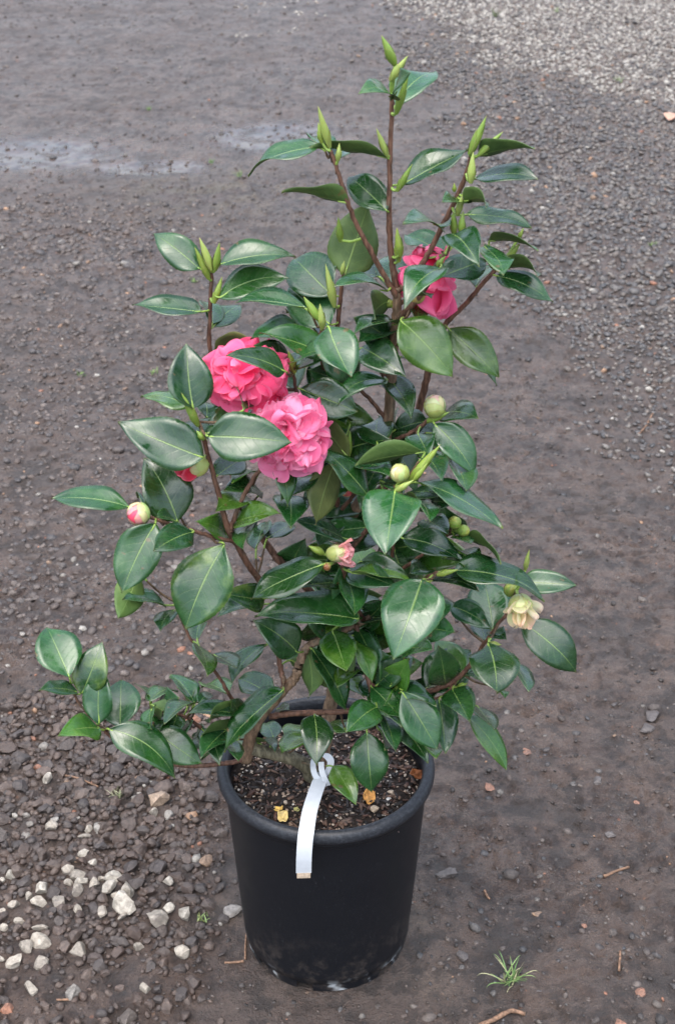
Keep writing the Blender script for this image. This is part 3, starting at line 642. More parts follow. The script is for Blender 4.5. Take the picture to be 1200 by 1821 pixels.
# crop, base x y, tip x y, visible width, depth (cm), tip near/far, marks (u underside, y young, m mottled, b bronze, p pale, c curl, l/r bowed)
LEAVES = """A 605 315 748 185 108 3 f p
A 600 290 493 244 24 0 n c
A 598 285 657 198 26 -.5 n
A 578 500 300 452 30 1 n u
A 335 462 75 545 58 2 n pl
A 392 505 468 462 55 3 f p
A 372 470 305 420 44 3 f p
A 578 692 434 560 106 1 f p
A 636 592 866 470 84 2.5 f p
A 440 662 205 608 40 0 n ul
A 425 918 512 655 168 3.5 f u
A 900 492 1102 462 50 1.5 n u
A 885 575 1108 560 56 2 n p
A 850 662 772 655 30 1 n
A 848 655 945 655 56 0 n uc
A 858 702 1092 735 58 2.5 n p
A 757 740 638 722 44 0 n p
A 757 742 800 740 18 0 n
H 590 150 768 368 225 -3 n
H 480 455 822 330 190 -.5 f
H 510 290 242 150 150 3.5 f p
H 492 384 235 600 190 -4 n c
H 800 230 946 402 150 1 n p
H 830 192 1188 258 50 5 n ul
H 945 388 1198 420 85 4.5 n u
H 890 440 1292 630 150 3.5 n p
H 742 520 862 368 105 4.5 f p
H 205 755 582 1158 325 -3 n y
H 545 815 906 1165 240 3.5 n y
H 560 850 905 1210 90 5 n
H 330 640 330 770 130 3 n
H 252 562 440 575 64 0 n u
G 1035 310 985 55 225 4 f p
G 935 205 742 222 90 5 f p
G 1000 308 618 266 66 .5 n p
G 1025 375 880 512 165 3.5 n u
G 1070 542 752 590 62 1 n
G 1045 590 793 640 110 5 n p
G 808 710 1120 908 232 .5 n
G 575 558 738 925 285 -7 n
G 995 942 640 1100 130 -1 n r
G 365 1002 788 1168 262 -3 n
G 520 742 88 604 190 -4 n
G 345 545 22 655 150 1 n
G 300 825 60 690 155 -1 n
G 345 805 548 722 84 -5 n
G 348 850 562 762 80 -3 n
G 602 340 325 60 330 2.5 f p
G 592 552 288 268 295 1 f p
G 502 622 282 440 95 2 f
G 418 430 -85 375 112 -1 n p
B 430 480 548 384 105 4 f p
B 428 470 385 372 70 4 f p
B 375 238 172 80 125 2 f p
B 458 215 782 174 95 2.5 f p
B 455 358 752 268 125 1 n l
B 380 418 84 386 82 2 n p
B 345 832 320 548 178 -9.5 f p
B 322 820 120 778 76 -6 f y
B 390 1042 24 888 195 -11 n p
B 408 950 766 976 200 -13.8 n p
B 404 940 602 824 85 -9 f
I 95 430 305 300 165 -8 f
B 738 672 494 596 92 -9.5 n
Q 392 640 288 385 110 -10 f
Q 470 95 148 170 95 -.5 f ub
Q 1240 1030 862 582 165 -3 f ub
I 945 310 800 775 215 -4.5 n ub
I 1195 590 806 196 165 -9 n
I 500 265 622 628 150 -7 n
I 755 420 560 590 190 -3 n
I 620 570 630 792 240 -5 n
I 215 772 552 690 150 -7.5 n y
I 330 752 290 952 150 -6 n
I 380 945 440 735 125 -2 f
I 455 872 665 755 115 -1 f
I 425 540 160 520 135 -3 n p
I 365 605 102 650 125 -4 n y
P 892 520 706 428 160 -6 n y
I 402 400 208 460 75 -2 n y
I 1015 872 662 738 112 -4 n
B 402 962 312 876 95 -6 f
B 402 872 384 788 75 0 f p
P 545 430 310 -30 330 -10 f
P 520 300 702 100 78 -6 f
P 205 325 -352 268 172 -12 n p
P 402 402 266 240 115 -8 f p
P 542 432 408 384 66 -10.5 n p
P 542 424 592 298 60 -9 f y
P 388 440 150 938 305 -13 n p
P 665 500 374 636 200 -12 n
P 270 800 118 1122 210 -8 n uy
P 880 588 600 1200 395 -12 n m
P 465 1025 162 968 86 -8 n p
P 520 1060 420 1200 118 -8.5 n
M 762 228 802 88 122 -5 f p
M 768 258 852 468 115 -9 n y
M 875 335 1045 432 125 -8 n
K 365 420 70 375 190 -3 n m
K 335 458 28 522 84 -2 n
K 782 170 254 408 215 -11 n
K 1035 562 293 505 240 -9 n
K 905 300 598 335 135 -5 n
K 598 802 288 572 245 -6 n
K 372 745 128 1022 135 -5 n
N 335 268 -110 690 170 -9 n
N 270 320 20 185 180 -7.5 f p
K 700 775 962 1205 145 -5 n
K 545 850 872 1082 135 -3 n u
K 842 640 942 938 238 -7 n y
K 965 690 1138 1004 112 -5 n y
K 690 862 742 658 95 1 f y
K 950 208 1290 325 190 -6 n
L 0 230 338 338 175 -4 n
L -60 312 382 364 66 -9 n y
L 440 362 235 935 412 -14 n p
L 500 312 346 322 95 -5 n
L 500 360 838 412 110 -6 n
E 615 262 998 362 105 -9.5 n p
E 895 310 1120 322 95 -5 n
L 560 448 585 640 145 -6 n
L 638 548 930 705 165 -3 n p
L 945 722 880 368 290 -5.5 f p
L 892 802 818 640 140 -5.5 f
L 925 722 1034 778 95 -5 n
L 908 812 972 1168 328 -11 n p
L 462 1142 792 852 305 -5 f
L 478 718 668 738 195 -8 n
L 300 850 508 850 140 -9 n
L 222 1112 305 858 190 -8 f
L 1088 958 1202 1160 112 -6 n
L 755 1040 915 1085 78 -5 n
E 885 470 1125 682 150 -8.5 n
J 408 690 340 1128 385 -14.5 n p
J 555 624 1168 968 150 -11 n pl
J 688 214 986 588 215 -3.5 n p
J 760 130 992 158 160 .5 n p
J 282 372 290 156 240 -3.5 f
J 628 412 122 498 122 -9 n u
J 692 280 408 262 135 -.5 f p
J 568 278 645 430 205 -3 n
J 600 420 745 605 155 -5.5 n
J 800 455 916 692 155 -3.5 n
J 138 520 384 572 105 -4 n
J 300 618 472 692 85 -6 n
J 468 712 772 722 105 -7 n
J 595 795 804 782 155 -6 n p
J 540 738 662 908 105 -10 n
J 620 900 788 998 145 -5 n
J 460 1028 892 1198 188 -6.5 n
J 830 1010 952 1062 58 -4 n
J 918 1018 1172 1204 52 -4 n u
L 700 160 848 242 78 -3 n
L 608 208 742 256 64 -5 n p
C 152 502 38 474 32 1 n p
C 182 602 108 508 66 .5 f
C 342 540 350 444 38 3 f
C 368 226 446 226 34 2.5 n y
C 365 178 408 218 34 1 n
E 198 192 282 88 130 -1 f
D 155 972 58 752 178 -8 f p
D 205 1042 290 818 140 -7 f m
D 280 1172 290 928 120 -9 f
D 370 1182 375 982 165 -7 f
D 186 1032 28 1018 58 -8 n p
R 472 120 290 140 118 -9 n y
R 520 124 836 354 165 -11 n l
M 450 862 796 1112 225 -8 n
M 440 722 440 868 94 -6 n
M 438 690 528 742 135 -5 n u
M 430 660 618 588 72 -4 f
M 440 642 334 552 28 -3 f
M 752 690 570 482 112 -3 f
M 700 705 622 568 85 -3 f u
M 742 680 528 832 105 -6 n
M 1058 760 698 742 112 -8.5 n p
M 1052 768 838 800 105 -7 n u
M 778 682 868 618 74 -3 f
M 992 862 778 902 85 -6 n u
M 962 880 788 1064 150 -7 n
M 1000 950 1062 1072 115 -6 n
N 270 622 205 488 140 -3.5 f
N 340 602 462 515 112 -3 f y
N 505 598 322 714 130 -4 n y
N 150 642 282 692 44 -3.5 n
N 290 402 374 400 62 -3 n
N 782 562 645 508 100 -4 f y
N 555 442 570 798 220 -8 n
N 1002 388 783 568 212 -10 n
N 930 568 970 1004 255 -9 n
N 690 808 852 1074 168 -6 n y
O 130 400 302 452 142 -7 n
O 150 408 255 705 130 -7 n
O 240 468 492 778 160 -7.5 n
O 298 278 552 694 255 -11 n
O 420 600 552 738 64 -8 n y
O 278 258 544 382 132 -8 n
O 560 328 608 722 190 -7.5 n
O 655 262 776 484 212 -9 n
O 760 448 1042 836 140 -7 n y
O 830 378 958 548 110 -6 n
O 120 520 186 692 64 -6.5 n
L 985 1130 1032 1198 44 -7 n y
K 1060 772 1192 638 130 -3 f
K 920 702 962 556 105 -1 f p
K 1010 542 1182 428 150 -3 f"""
PV = [0, .03, .07, .13, .22, .33, .45, .57, .68, .78, .86, .92, .96, 1]
PW = [0, .17, .36, .60, .86, .985, 1, .93, .79, .60, .40, .22, .10, 0]
def prof(v, sh):
    v = v ** sh
    return float(np.interp(v, PV, PW))
NV, US = 32, (-1, -.7, -.36, 0, .36, .7, 1)
def leaf_mesh(L, Wd, arch, bow, cup, wave, ph, twist, curl, sh):
    top, f, uv = [], [], []; nu = len(US)
    for i in range(NV + 1):
        v = i / NV; w = Wd * .5 * prof(v, sh)
        cx = bow * L * 4 * v * (1 - v); cz = arch * L * (4 * v * (1 - v)) - curl * L * max(0, (v - .62) / .38) ** 2
        tw = twist * (v - .4)
        for u in US:
            s = 1.0
            if abs(u) == 1 and 2 < i < NV - 1: s = 1.0 + (.009 if i % 2 else -.009)
            a = u * w * s
            b = cup * w * abs(u) ** 1.35 + wave * Wd * .5 * u * u * math.sin(v * 9 + ph + (1.7 if u > 0 else 0)) - .0004 * (u == 0)
            a, b = a * math.cos(tw) - b * math.sin(tw), a * math.sin(tw) + b * math.cos(tw)
            top.append((cx + a, v * L, cz + b)); uv.append((u * .5 + .5, v))
    n = len(top); th = .00045
    vts = top + [(x, y, z - th) for x, y, z in top]; ft, fb = [], []
    for i in range(NV):
        for k in range(nu - 1):
            q = (i * nu + k, i * nu + k + 1, (i + 1) * nu + k + 1, (i + 1) * nu + k)
            ft.append(q); fb.append(tuple(n + j for j in reversed(q)))
    rimf = []
    for i in range(NV):
        a, b = i * nu, (i + 1) * nu; rimf.append((b, n + b, n + a, a) if False else (a, b, n + b, n + a))
        a, b = i * nu + nu - 1, (i + 1) * nu + nu - 1; rimf.append((b, a, n + a, n + b))
    me = mesh('leaf', vts, ft + fb + rimf)
    ul = me.uv_layers.new(name='UVMap'); li = np.zeros(len(me.loops), np.int32); me.loops.foreach_get('vertex_index', li)
    ua = np.array(uv + uv, np.float32)[li]; ul.data.foreach_set('uv', ua.ravel())
    mi = [0] * len(ft) + [1] * len(fb) + [0] * len(rimf); me.polygons.foreach_set('material_index', mi)
    return me
def petiole(o, p0, p1, d):                       # short green stalk from branch end to blade base, in the leaf's own frame
    inv = o.matrix_world.inverted()
    a, b = inv @ p0, inv @ p1
    m = (a + b) / 2 + Vector((0, -.15 * (b - a).length, 0)); P, R = catmull([a, m, b, b + Vector((0, .006, .0002))], [.0012, .0011, .0011, .0007], 4)
    v, f = tube(P, R, 7); link('petiole', mesh('petiole', v, f), M_GREEN, o)
G0, GY, GP = (.012, .056, .0115), (.042, .112, .012), (.0125, .058, .014)
TWIGS = 0
REG['Z'] = (0, 0, 1); FILL = []; rf = random.Random(77); tries = 0
while len(FILL) < 62 and tries < 5000:         # inner leaves that close the crown behind the ones in front
    tries += 1; p, r = BPTS[rf.randrange(len(BPTS))]; a, b = project(*p); Yb = p.y * 100 + rf.uniform(.5, 3.5)
    if not 560 < b < 1225: continue
    an = rf.uniform(0, 6.28); L = rf.uniform(70, 118); tx, ty = a + math.cos(an) * L, b + math.sin(an) * L * .75 + 12
    lo = np.interp(ty, [560, 650, 750, 850, 950, 1050, 1150, 1240], [490, 520, 560, 430, 450, 420, 470, 490]); hi = np.interp(ty, [560, 650, 750, 850, 950, 1050, 1150, 1240], [735, 745, 785, 830, 825, 870, 880, 800])
    if not (lo < tx < hi and lo < a < hi) or ty > 1245 or Yb < -5: continue
    FILL.append('Z %.1f %.1f %.1f %.1f %.1f %.2f %s %s' % (a, b, tx, ty, rf.uniform(38, 66), Yb, rf.choice('nnf'), rf.choice(['', '', '', 'y', 'u', 'c'])))
n0 = len(FILL)
for n_, x0, x1, y0, y1, z0, z1, la, lb_, xa, xb, yb in ((10, 520, 780, 1085, 1240, -3, 5, 62, 100, 430, 800, 1290), (12, 610, 800, 1190, 1270, -9, -3, 80, 112, 600, 790, 1370), (11, 250, 445, 1225, 1345, -7, -2, 44, 72, 240, 450, 1350)):
    got = 0; tries = 0
    while got < n_ and tries < 6000:
        tries += 1; p, r = BPTS[rf.randrange(len(BPTS))]; a, b = project(*p); Yb = p.y * 100 + rf.uniform(-1, 2)
        if not (x0 < a < x1 and y0 < b < y1 and z0 < Yb < z1): continue
        an = rf.uniform(0, 6.28); L = rf.uniform(la, lb_); tx, ty = a + math.cos(an) * L, b + math.sin(an) * L * .7 + 8
        if not xa < tx < xb or ty > yb: continue
        FILL.append('Z %.1f %.1f %.1f %.1f %.1f %.2f %s %s' % (a, b, tx, ty, rf.uniform(.4, .56) * L, Yb, rf.choice('nnf'), rf.choice(['', '', 'y', 'c']))); got += 1
for row in LEAVES.split('\n') + FILL:
    k = row.split(); R_ = REG[k[0]]; bx, by, tx, ty, w, Y = map(float, k[1:7]); s = -1 if k[7] == 'n' else 1; fl = k[8] if len(k) > 8 else ''
    bx, by, tx, ty, w = R_[0] + bx / R_[2], R_[1] + by / R_[2], R_[0] + tx / R_[2], R_[1] + ty / R_[2], w / R_[2]
    b3 = at(bx, by, Y / 100); sc = ppm(b3); Lp = math.hypot(tx - bx, ty - by) / sc
    want = max(random.uniform(.066, .080), w / sc * 1.55)
    dv = ray(tx, ty); vd = dv.normalized(); depth = (b3 - CAM).length
    dz = math.sqrt(max(0, want * want - Lp * Lp)) if Lp < want else 0
    dz = min(dz, Lp * 1.5 + .008) * s
    r0 = ray(bx, by); t0 = (b3 - CAM).dot(Vector((0, CP, -SP))); t1 = t0 + dz
    t3 = CAM + dv * (t1 / dv.dot(Vector((0, CP, -SP))))
    d = t3 - b3; L = d.length; d.normalize()
    mid3 = (b3 + t3) / 2; vw = (CAM - mid3).normalized()
    nv_ = (vw - d * vw.dot(d)).normalized(); sd = d.cross(nv_)
    vis = w / ppm(mid3); vis *= 1.08; Wd = max(vis * 1.02, L * random.uniform(.48, .56)); Wd = min(Wd, max(vis * 1.02, L * .64))
    c = min(1, vis / Wd); th = min(math.acos(c), 1.32); sg = -1 if 'u' in fl else 1
    n1, n2 = nv_ * (sg * math.cos(th)) + sd * math.sin(th), nv_ * (sg * math.cos(th)) - sd * math.sin(th)
    nrm = n1 if n1.z > n2.z else n2
    sx = d.cross(nrm).normalized()
    bow = random.uniform(-.035, .035) + (.10 if 'l' in fl else 0) - (.10 if 'r' in fl else 0)
    if nrm.dot(vw) < 0: bow = -bow
    arch = random.uniform(.01, .11) ; curl = .16 if 'c' in fl else random.uniform(-.01, .085)
    me = leaf_mesh(L, Wd, arch, -bow, random.uniform(.02, .38), random.uniform(.04, .13), random.uniform(0, 6), random.uniform(-.7, .7), curl, random.uniform(.78, 1.22))
    col = GY if ('y' in fl) else GP if 'p' in fl else G0
    if 'b' in fl: col = (.075, .045, .02)
    jit = random.uniform(.85, 1.2)
    o = link('leaf', me, [M_LEAF, M_UNDER], None, (*[x * jit for x in col], 0.0 if 'm' in fl else (.6 if 'y' in fl else .92)))
    mat = Matrix((sx, d, nrm)).transposed().to_4x4(); mat.translation = b3
    o.matrix_world = mat; o.parent = SH; o.matrix_parent_inverse = Matrix.Translation(-SH.location)
    # stalk and, where the nearest branch is farther off, a thin twig
    dd = np.linalg.norm(BP - np.array(b3[:]), axis=1); j = int(np.argmin(dd + .35 * np.maximum(0, BP[:, 2] - b3.z)))
    q = Vector(BP[j]); gap = (q - b3).length
    bpy.context.view_layer.update() if False else None
    o_w = mat
    class _O: pass
    a = q
    if gap > .022:
        a = b3 + (q - b3).normalized() * .012 + Vector((0, 0, -.002))
        P, Rr = catmull([q, (q + a) / 2 + Vector((0, .006, -.008)), a], [.0018, .0015, .0012], 6); v, f = tube(P, Rr, 7, .04)
        part('twig', mesh('twig', v, f), M_BARK, (.11, .075, .045, 1))
    inv = o_w.inverted(); pa, pb = inv @ a, Vector((0, .002, -.0003))
    m = (pa + pb) / 2 + Vector((0, -.12 * (pb - pa).length, 0))
    P, Rr = catmull([pa, m, pb, pb + Vector((-bow * .03, .010, .0002))], [.0013, .0012, .0012, .0006], 4)
    v, f = tube(P, Rr, 7); link('petiole', mesh('petiole', v, f), M_GREEN, o)

# ------------------------------------------------------------------ leaf buds
BUDS = """A 606 172 555 65 42 1.5;A 588 228 648 136 36 1;A 608 345 655 200 32 .5;A 372 465 330 315 36 0;A 346 450 330 374 26 .3;A 402 512 408 448 24 -.3;A 577 498 537 393 28 1;A 612 620 666 520 30 1;A 412 800 402 708 30 2.5;A 868 490 935 353 38 .5;A 900 494 988 406 32 .5;A 872 592 882 478 36 -.5;A 826 705 846 634 30 0;A 815 775 813 692 32 -.5;A 838 774 846 688 32 -1;A 816 622 814 590 16 1.5;A 852 634 856 604 20 1
A 618 872 612 750 34 1.5;H 942 364 1058 208 70 3.5;H 1048 176 1082 100 32 4.5;H 468 368 528 300 48 -2;H 210 300 178 98 64 .5;B 412 278 355 138 38 2.5;B 422 240 374 100 42 2;B 438 242 458 122 40 2;B 434 382 470 268 36 2;B 948 398 912 212 44 1.5;B 884 456 812 353 46 -3;B 896 490 886 383 40 -3;B 778 680 752 583 40 -3.5
B 366 905 295 762 44 -9;B 392 965 358 925 30 -10;B 1006 1040 1010 925 38 -1;J 515 610 742 365 78 -12;J 535 620 645 490 52 -12.5;J 408 695 545 618 54 -14;L 548 330 695 290 56 -10;L 462 370 518 372 44 -10;L 915 815 1008 825 46 -8;E 908 262 920 175 24 -7;L 250 1130 320 1115 42 -7;L 690 1125 768 1098 46 -6.5;I 862 980 752 918 62 -8.5;J 640 195 798 130 66 -2.5
N 312 270 362 285 34 -5.5;J 225 498 290 480 60 -3;C 462 270 478 240 26 5.5;G 672 190 690 95 44 2.4;R 480 125 512 118 22 -6;D 158 1000 160 985 24 -6.5"""
def spindle(L, r, bend, n=10, m=14, a0=0.0, a1=2 * math.pi, v1=1.0, grow=1.0, off=0.0):
    v, f, uv = [], [], []
    full = a1 - a0 > 6.2
    for i in range(m + 1):
        t = i / m * v1; q = .30 + .70 * math.sin(math.pi * min(1, t / .38) / 2) if t < .38 else (1 - ((t - .38) / .62) ** 1.7)
        taper = 1.0 if full else (1 - (i / m) ** 3 * .96)
        for k in range(n + (0 if full else 1)):
            u = k / n; a = (a0 + a1) / 2 + (u - .5) * (a1 - a0) * taper; rr = r * q * grow + off
            v.append((rr * math.cos(a) + bend * L * t * t, rr * math.sin(a), L * t)); uv.append((u, i / m))
    w = n + (0 if full else 1)
    for i in range(m):
        for k in range(n):
            f.append((i * w + k, i * w + (k + 1) % w, (i + 1) * w + (k + 1) % w, (i + 1) * w + k))
    return v, f, uv
def uvmesh(name, v, f, uv):
    me = mesh(name, v, f); ul = me.uv_layers.new(name='UVMap'); li = np.zeros(len(me.loops), np.int32); me.loops.foreach_get('vertex_index', li)
    ul.data.foreach_set('uv', np.array(uv, np.float32)[li].ravel()); return me
for row in BUDS.replace('\n', ';').split(';'):
    k = row.split(); R_ = REG[k[0]]; bx, by, tx, ty, w, Y = map(float, k[1:7])
    b3 = at(R_[0] + bx / R_[2], R_[1] + by / R_[2], Y / 100); t3 = at(R_[0] + tx / R_[2], R_[1] + ty / R_[2], Y / 100 - random.uniform(-.004, .006)); L = (t3 - b3).length; r = w / R_[2] / ppm(b3) * .39
    d = (t3 - b3).normalized(); qn = d.to_track_quat('Z', 'Y'); col = random.choice([(.21, .30, .055), (.17, .27, .05), (.28, .36, .10)])
    spin = random.uniform(0, 6.28); bend = random.uniform(-.05, .05)
    mw = Matrix.Translation(b3) @ (qn @ Quaternion((0, 0, 1), spin)).to_matrix().to_4x4()
    o = link('leaf_bud', uvmesh('leaf_bud', *spindle(L, r * .93, bend)), M_BUD, None, (*col, 1)); o.matrix_world = mw; o.parent = SH; o.matrix_parent_inverse = Matrix.Translation(-SH.location)
    for j, (a, vv, gr, cc) in enumerate(((0, .80, 1.03, 1.0), (math.pi, .62, 1.07, .85), (1.6, .40, 1.12, .8))):
        v, f, uv = spindle(L, r * .93, bend, 9, 10, a - 1.7, a + 1.7, vv, gr, .0003 * (j + 1))
        link('bud_scale', uvmesh('bud_scale', v, f, uv), M_BUD, o, (col[0] * cc, col[1] * cc, col[2] * cc * .9, 1))
    dd = np.linalg.norm(BP - np.array(b3[:]), axis=1); q = Vector(BP[int(np.argmin(dd))])
    if .005 < (q - b3).length < .05:
        P, Rr = catmull([q, (q + b3) / 2 + Vector((0, 0, -.002)), b3 + d * .002], [.0018, .0017, .0016], 4); v, f = tube(P, Rr, 7); part('twig', mesh('twig', v, f), M_GREEN)

# ------------------------------------------------------------------ flowers and flower buds
def petal_mesh(L, Wd, cup, roll, ruff, ph, n=10, notch=.06, back=0.0):
    v, f, uv = [], [], []
    for i in range(n + 1):
        t = math.sin(math.pi * .5 * i / n) ** .92; w = Wd * .5 * (.14 + .86 * math.sin(math.pi * .5 * t / .6) ** 1.1 if t < .6 else math.sqrt(max(.01, 1 - ((t - .6) / .402) ** 2.4)))
        for j in range(n + 1):
            u = j / n * 2 - 1
            tl = t * (1 - notch * math.exp(-(u / .3) ** 2) * t ** 4)
            fr = t ** 1.5; wv = math.sin(u * 3.9 + ph) + .45 * math.sin(u * 7.3 + 2.1 * ph) * t
            x = u * w * (1 - .10 * abs(wv) * fr)
            z = cup * w * u * u + roll * L * (t * t) - back * L * max(0, t - .55) ** 2 * 4 + ruff * L * fr * wv * (.45 + abs(u) * .55)
            y = tl * L + ruff * .3 * L * fr * math.sin(u * 3.1 + ph * 1.7)
            v.append((x, y, z)); uv.append((j / n, t))
    for i in range(n):
        for j in range(n): f.append((i * (n + 1) + j, i * (n + 1) + j + 1, (i + 1) * (n + 1) + j + 1, (i + 1) * (n + 1) + j))
    return uvmesh('petal', v, f, uv)
def frame(d, nrm):
    d = d.normalized(); nrm = (nrm - d * nrm.dot(d)).normalized(); return Matrix((d.cross(nrm), d, nrm)).transposed().to_4x4()
def flower(c3, axis_, R, sx, npet, col, col2, seed, spread=105, label=None, name='flower', sz=1.0, wide=1.0):
    r = random.Random(seed); axis_ = axis_.normalized()
    root = empty(name, c3); put(root, SH); root.matrix_parent_inverse = Matrix.Translation(-SH.location)
    if label: root['label'] = label
    a = axis_.cross(Vector((1, 0, 0))).normalized() if abs(axis_.x) < .9 else axis_.cross(Vector((0, 1, 0))).normalized(); b = axis_.cross(a)
    def dome(th, phi, rad):
        d = axis_ * math.cos(th) + (a * math.cos(phi) + b * math.sin(phi)) * math.sin(th)
        return Vector((d.x * sx, d.y, d.z * sz)) * rad, d
    for i in range(npet):
        t = (i + .5) / npet; phi = i * 2.39996 + r.uniform(-.4, .4)
        th = math.acos(max(-1, 1 - t * (1 - math.cos(math.radians(spread))))) + r.uniform(-.10, .10)
        th0 = th - r.uniform(.75, 1.05); lift = r.uniform(.80, 1.2)
        tip, dt = dome(th, phi, R * lift); base, db = dome(th0, phi + r.uniform(-.35, .35), R * r.uniform(.50, .66))
        d = tip - base; L = d.length; nrm = (dt + db * .3).normalized() + (a * r.uniform(-1, 1) + b * r.uniform(-1, 1)) * .55
        Wd = R * wide * r.uniform(.66, 1.05) * (.72 + .5 * t)
        me = petal_mesh(L, Wd, -r.uniform(.05, .5) if r.random() < .6 else r.uniform(.1, .55), r.uniform(-.05, .12), r.uniform(.08, .19), r.uniform(0, 6.28), 12, r.uniform(0, .09), r.uniform(-.25, .35))
        mx = r.random(); cc = [col[q] + (col2[q] - col[q]) * mx * (1 - .5 * t) for q in range(3)]
        o = link('petal', me, M_PETAL, root, (*cc, 1)); m = frame(d, nrm); m.translation = base; o.matrix_local = m
    return root
PK, PK2 = (.80, .070, .145), (.86, .22, .33)
c1 = at(441, 672, -.045); flower(c1, Vector((-.10, -.62, .72)), .0385, 1.22, 50, (.91, .065, .215), (.94, .21, .42), 5, 112, 'deep pink ruffled flower half behind a glossy leaf', wide=1.25)
c2 = at(514, 776, -.085); flower(c2, Vector((-.15, -.55, .82)), .0425, 1.03, 84, (.93, .165, .38), (.95, .50, .70), 9, 120, 'lighter pink full flower nearest the viewer')
c3 = at(760, 505, .045); flower(c3, Vector((.35, .15, .6)), .037, .78, 30, (.94, .085, .27), (.95, .22, .42), 14, 140, 'bright pink flower turned away behind the upper branches', sz=1.25, wide=1.4)
for cc, dy, L in ((c1, Vector((.25, .6, -.5)), .05), (c2, Vector((-.3, .6, -.5)), .05), (c3, Vector((-.6, -.4, -.3)), .05)):
    e = cc + dy.normalized() * L; j = int(np.argmin(np.linalg.norm(BP - np.array(e[:]), axis=1))); q = Vector(BP[j])
    P, Rr = catmull([q, e, cc + dy.normalized() * .012], [.0022, .0022, .003], 6); v, f = tube(P, Rr, 8); part('twig', mesh('twig', v, f), M_BARK, (.12, .075, .045, 1))

def scale_patch(r, a0, half, ztop, zbot, stretch, off, n=8, tipp=.55):
    v, f, uv = [], [], []
    for i in range(n + 1):
        t = i / n; pol = zbot + (ztop - zbot) * t          # polar angle from the bottom pole
        wdt = half * (1 if t < tipp else math.sqrt(max(0, 1 - ((t - tipp) / (1 - tipp)) ** 2)))
        for j in range(n + 1):
            u = j / n * 2 - 1; a = a0 + u * wdt; rr = r + off * (1 + .25 * t)
            v.append((rr * math.sin(pol) * math.cos(a), rr * math.sin(pol) * math.sin(a), -rr * math.cos(pol) * stretch)); uv.append((j / n, t))
    for i in range(n):
        for j in range(n): f.append((i * (n + 1) + j, i * (n + 1) + j + 1, (i + 1) * (n + 1) + j + 1, (i + 1) * (n + 1) + j))
    return uvmesh('bud_scale', v, f, uv)
def flower_bud(px, py, w, Y, axis_, cols, core, stretch=1.08, seed=0, petals=0, pcol=None, label=None, opn=.6):
    r = random.Random(seed); c = at(px, py, Y / 100); R = w / ppm(c) * .5
    mw = Matrix.Translation(c) @ axis_.normalized().to_track_quat('Z', 'Y').to_matrix().to_4x4()
    v, f, uv = [], [], []; n = 16
    for i in range(n + 1):
        p_ = math.pi * i / n
        for k in range(n): a = 2 * math.pi * k / n; v.append((R * .93 * math.sin(p_) * math.cos(a), R * .93 * math.sin(p_) * math.sin(a), -R * .93 * math.cos(p_) * stretch)); uv.append((k / n * .6 + .2, i / n * .8))
    for i in range(n):
        for k in range(n): f.append((i * n + k, i * n + (k + 1) % n, (i + 1) * n + (k + 1) % n, (i + 1) * n + k))
    o = link('flower_bud', uvmesh('flower_bud', v, f, uv), M_BUD, None, (*core, 1)); o.matrix_world = mw; o.parent = SH; o.matrix_parent_inverse = Matrix.Translation(-SH.location)
    if label: o['label'] = label
    for i in range(9):
        ring = i // 3; a0 = i * 2.2 + r.uniform(-.2, .2); top = (2.85, 2.35, 1.75)[ring]
        link('bud_scale', scale_patch(R * .94, a0, (1.25, 1.15, 1.05)[ring], top, .12, stretch, R * (.03 + .035 * ring)), M_BUD, o, (*[q * r.uniform(.88, 1.1) for q in cols[ring]], 1))
    for i in range(petals):
        phi = i * 2.4; th = r.uniform(.05, opn); d = Vector((math.sin(th) * math.cos(phi), math.sin(th) * math.sin(phi), math.cos(th)))
        me = petal_mesh(R * r.uniform(2.0, 2.9), R * r.uniform(1.3, 1.8), .4, .1, .09, r.uniform(0, 6), 8)
        q = link('petal', me, M_PETAL, o, (*[x * r.uniform(.9, 1.1) for x in pcol], 1)); m = frame(d, -d.cross(Vector((0, 0, 1))).cross(d)); m.translation = -Vector((0, 0, R * .5)); q.matrix_local = m
    e = c - axis_.normalized() * R * stretch; j = int(np.argmin(np.linalg.norm(BP - np.array(e[:]), axis=1))); q = Vector(BP[j])
    if (q - e).length > .003:
        P, Rr = catmull([q, (q + e) / 2 + Vector((0, .003, -.002)), e + axis_.normalized() * R * .1], [.002, .002, .0026], 5); v, f = tube(P, Rr, 8); part('twig', mesh('twig', v, f), M_GREEN)
    return o
gs = ((.50, .55, .22), (.42, .50, .15), (.30, .40, .10)); ws = ((.42, .46, .20), (.35, .41, .15), (.26, .33, .09)); gg = ((.24, .32, .06), (.21, .29, .055), (.17, .25, .05))
flower_bud(773, 722, 38, -2.5, Vector((.0, -.15, 1)), ((.50, .47, .28), (.40, .43, .20), (.27, .33, .10)), (.55, .36, .30), 1.18, 1, label='fat cream bud with a pink tip')
flower_bud(710, 841, 34, -12.5, Vector((-.75, -.4, .45)), ws, (.6, .62, .35), 1.0, 2, label='round pale green bud beside the twin shoots')
flower_bud(246, 914, 42, -12, Vector((-.45, -.8, .1)), ((.60, .26, .24), (.50, .46, .26), (.38, .43, .17)), (.66, .06, .12), 1.0, 3, label='round cream bud with a pink centre')
flower_bud(350, 828, 38, -8.5, Vector((-1, -.15, -.05)), ((.62, .60, .32), (.55, .58, .25), (.45, .52, .18)), (.72, .05, .09), 1.1, 4, 10, (.74, .045, .09), label='opening bud showing crimson petals')
flower_bud(808, 929, 23, -4, Vector((-.1, -.5, .9)), gg, (.4, .45, .1), 1.05, 5); flower_bud(824, 944, 22, -4.5, Vector((.9, -.4, .15)), gg, (.4, .45, .1), 1.05, 6)
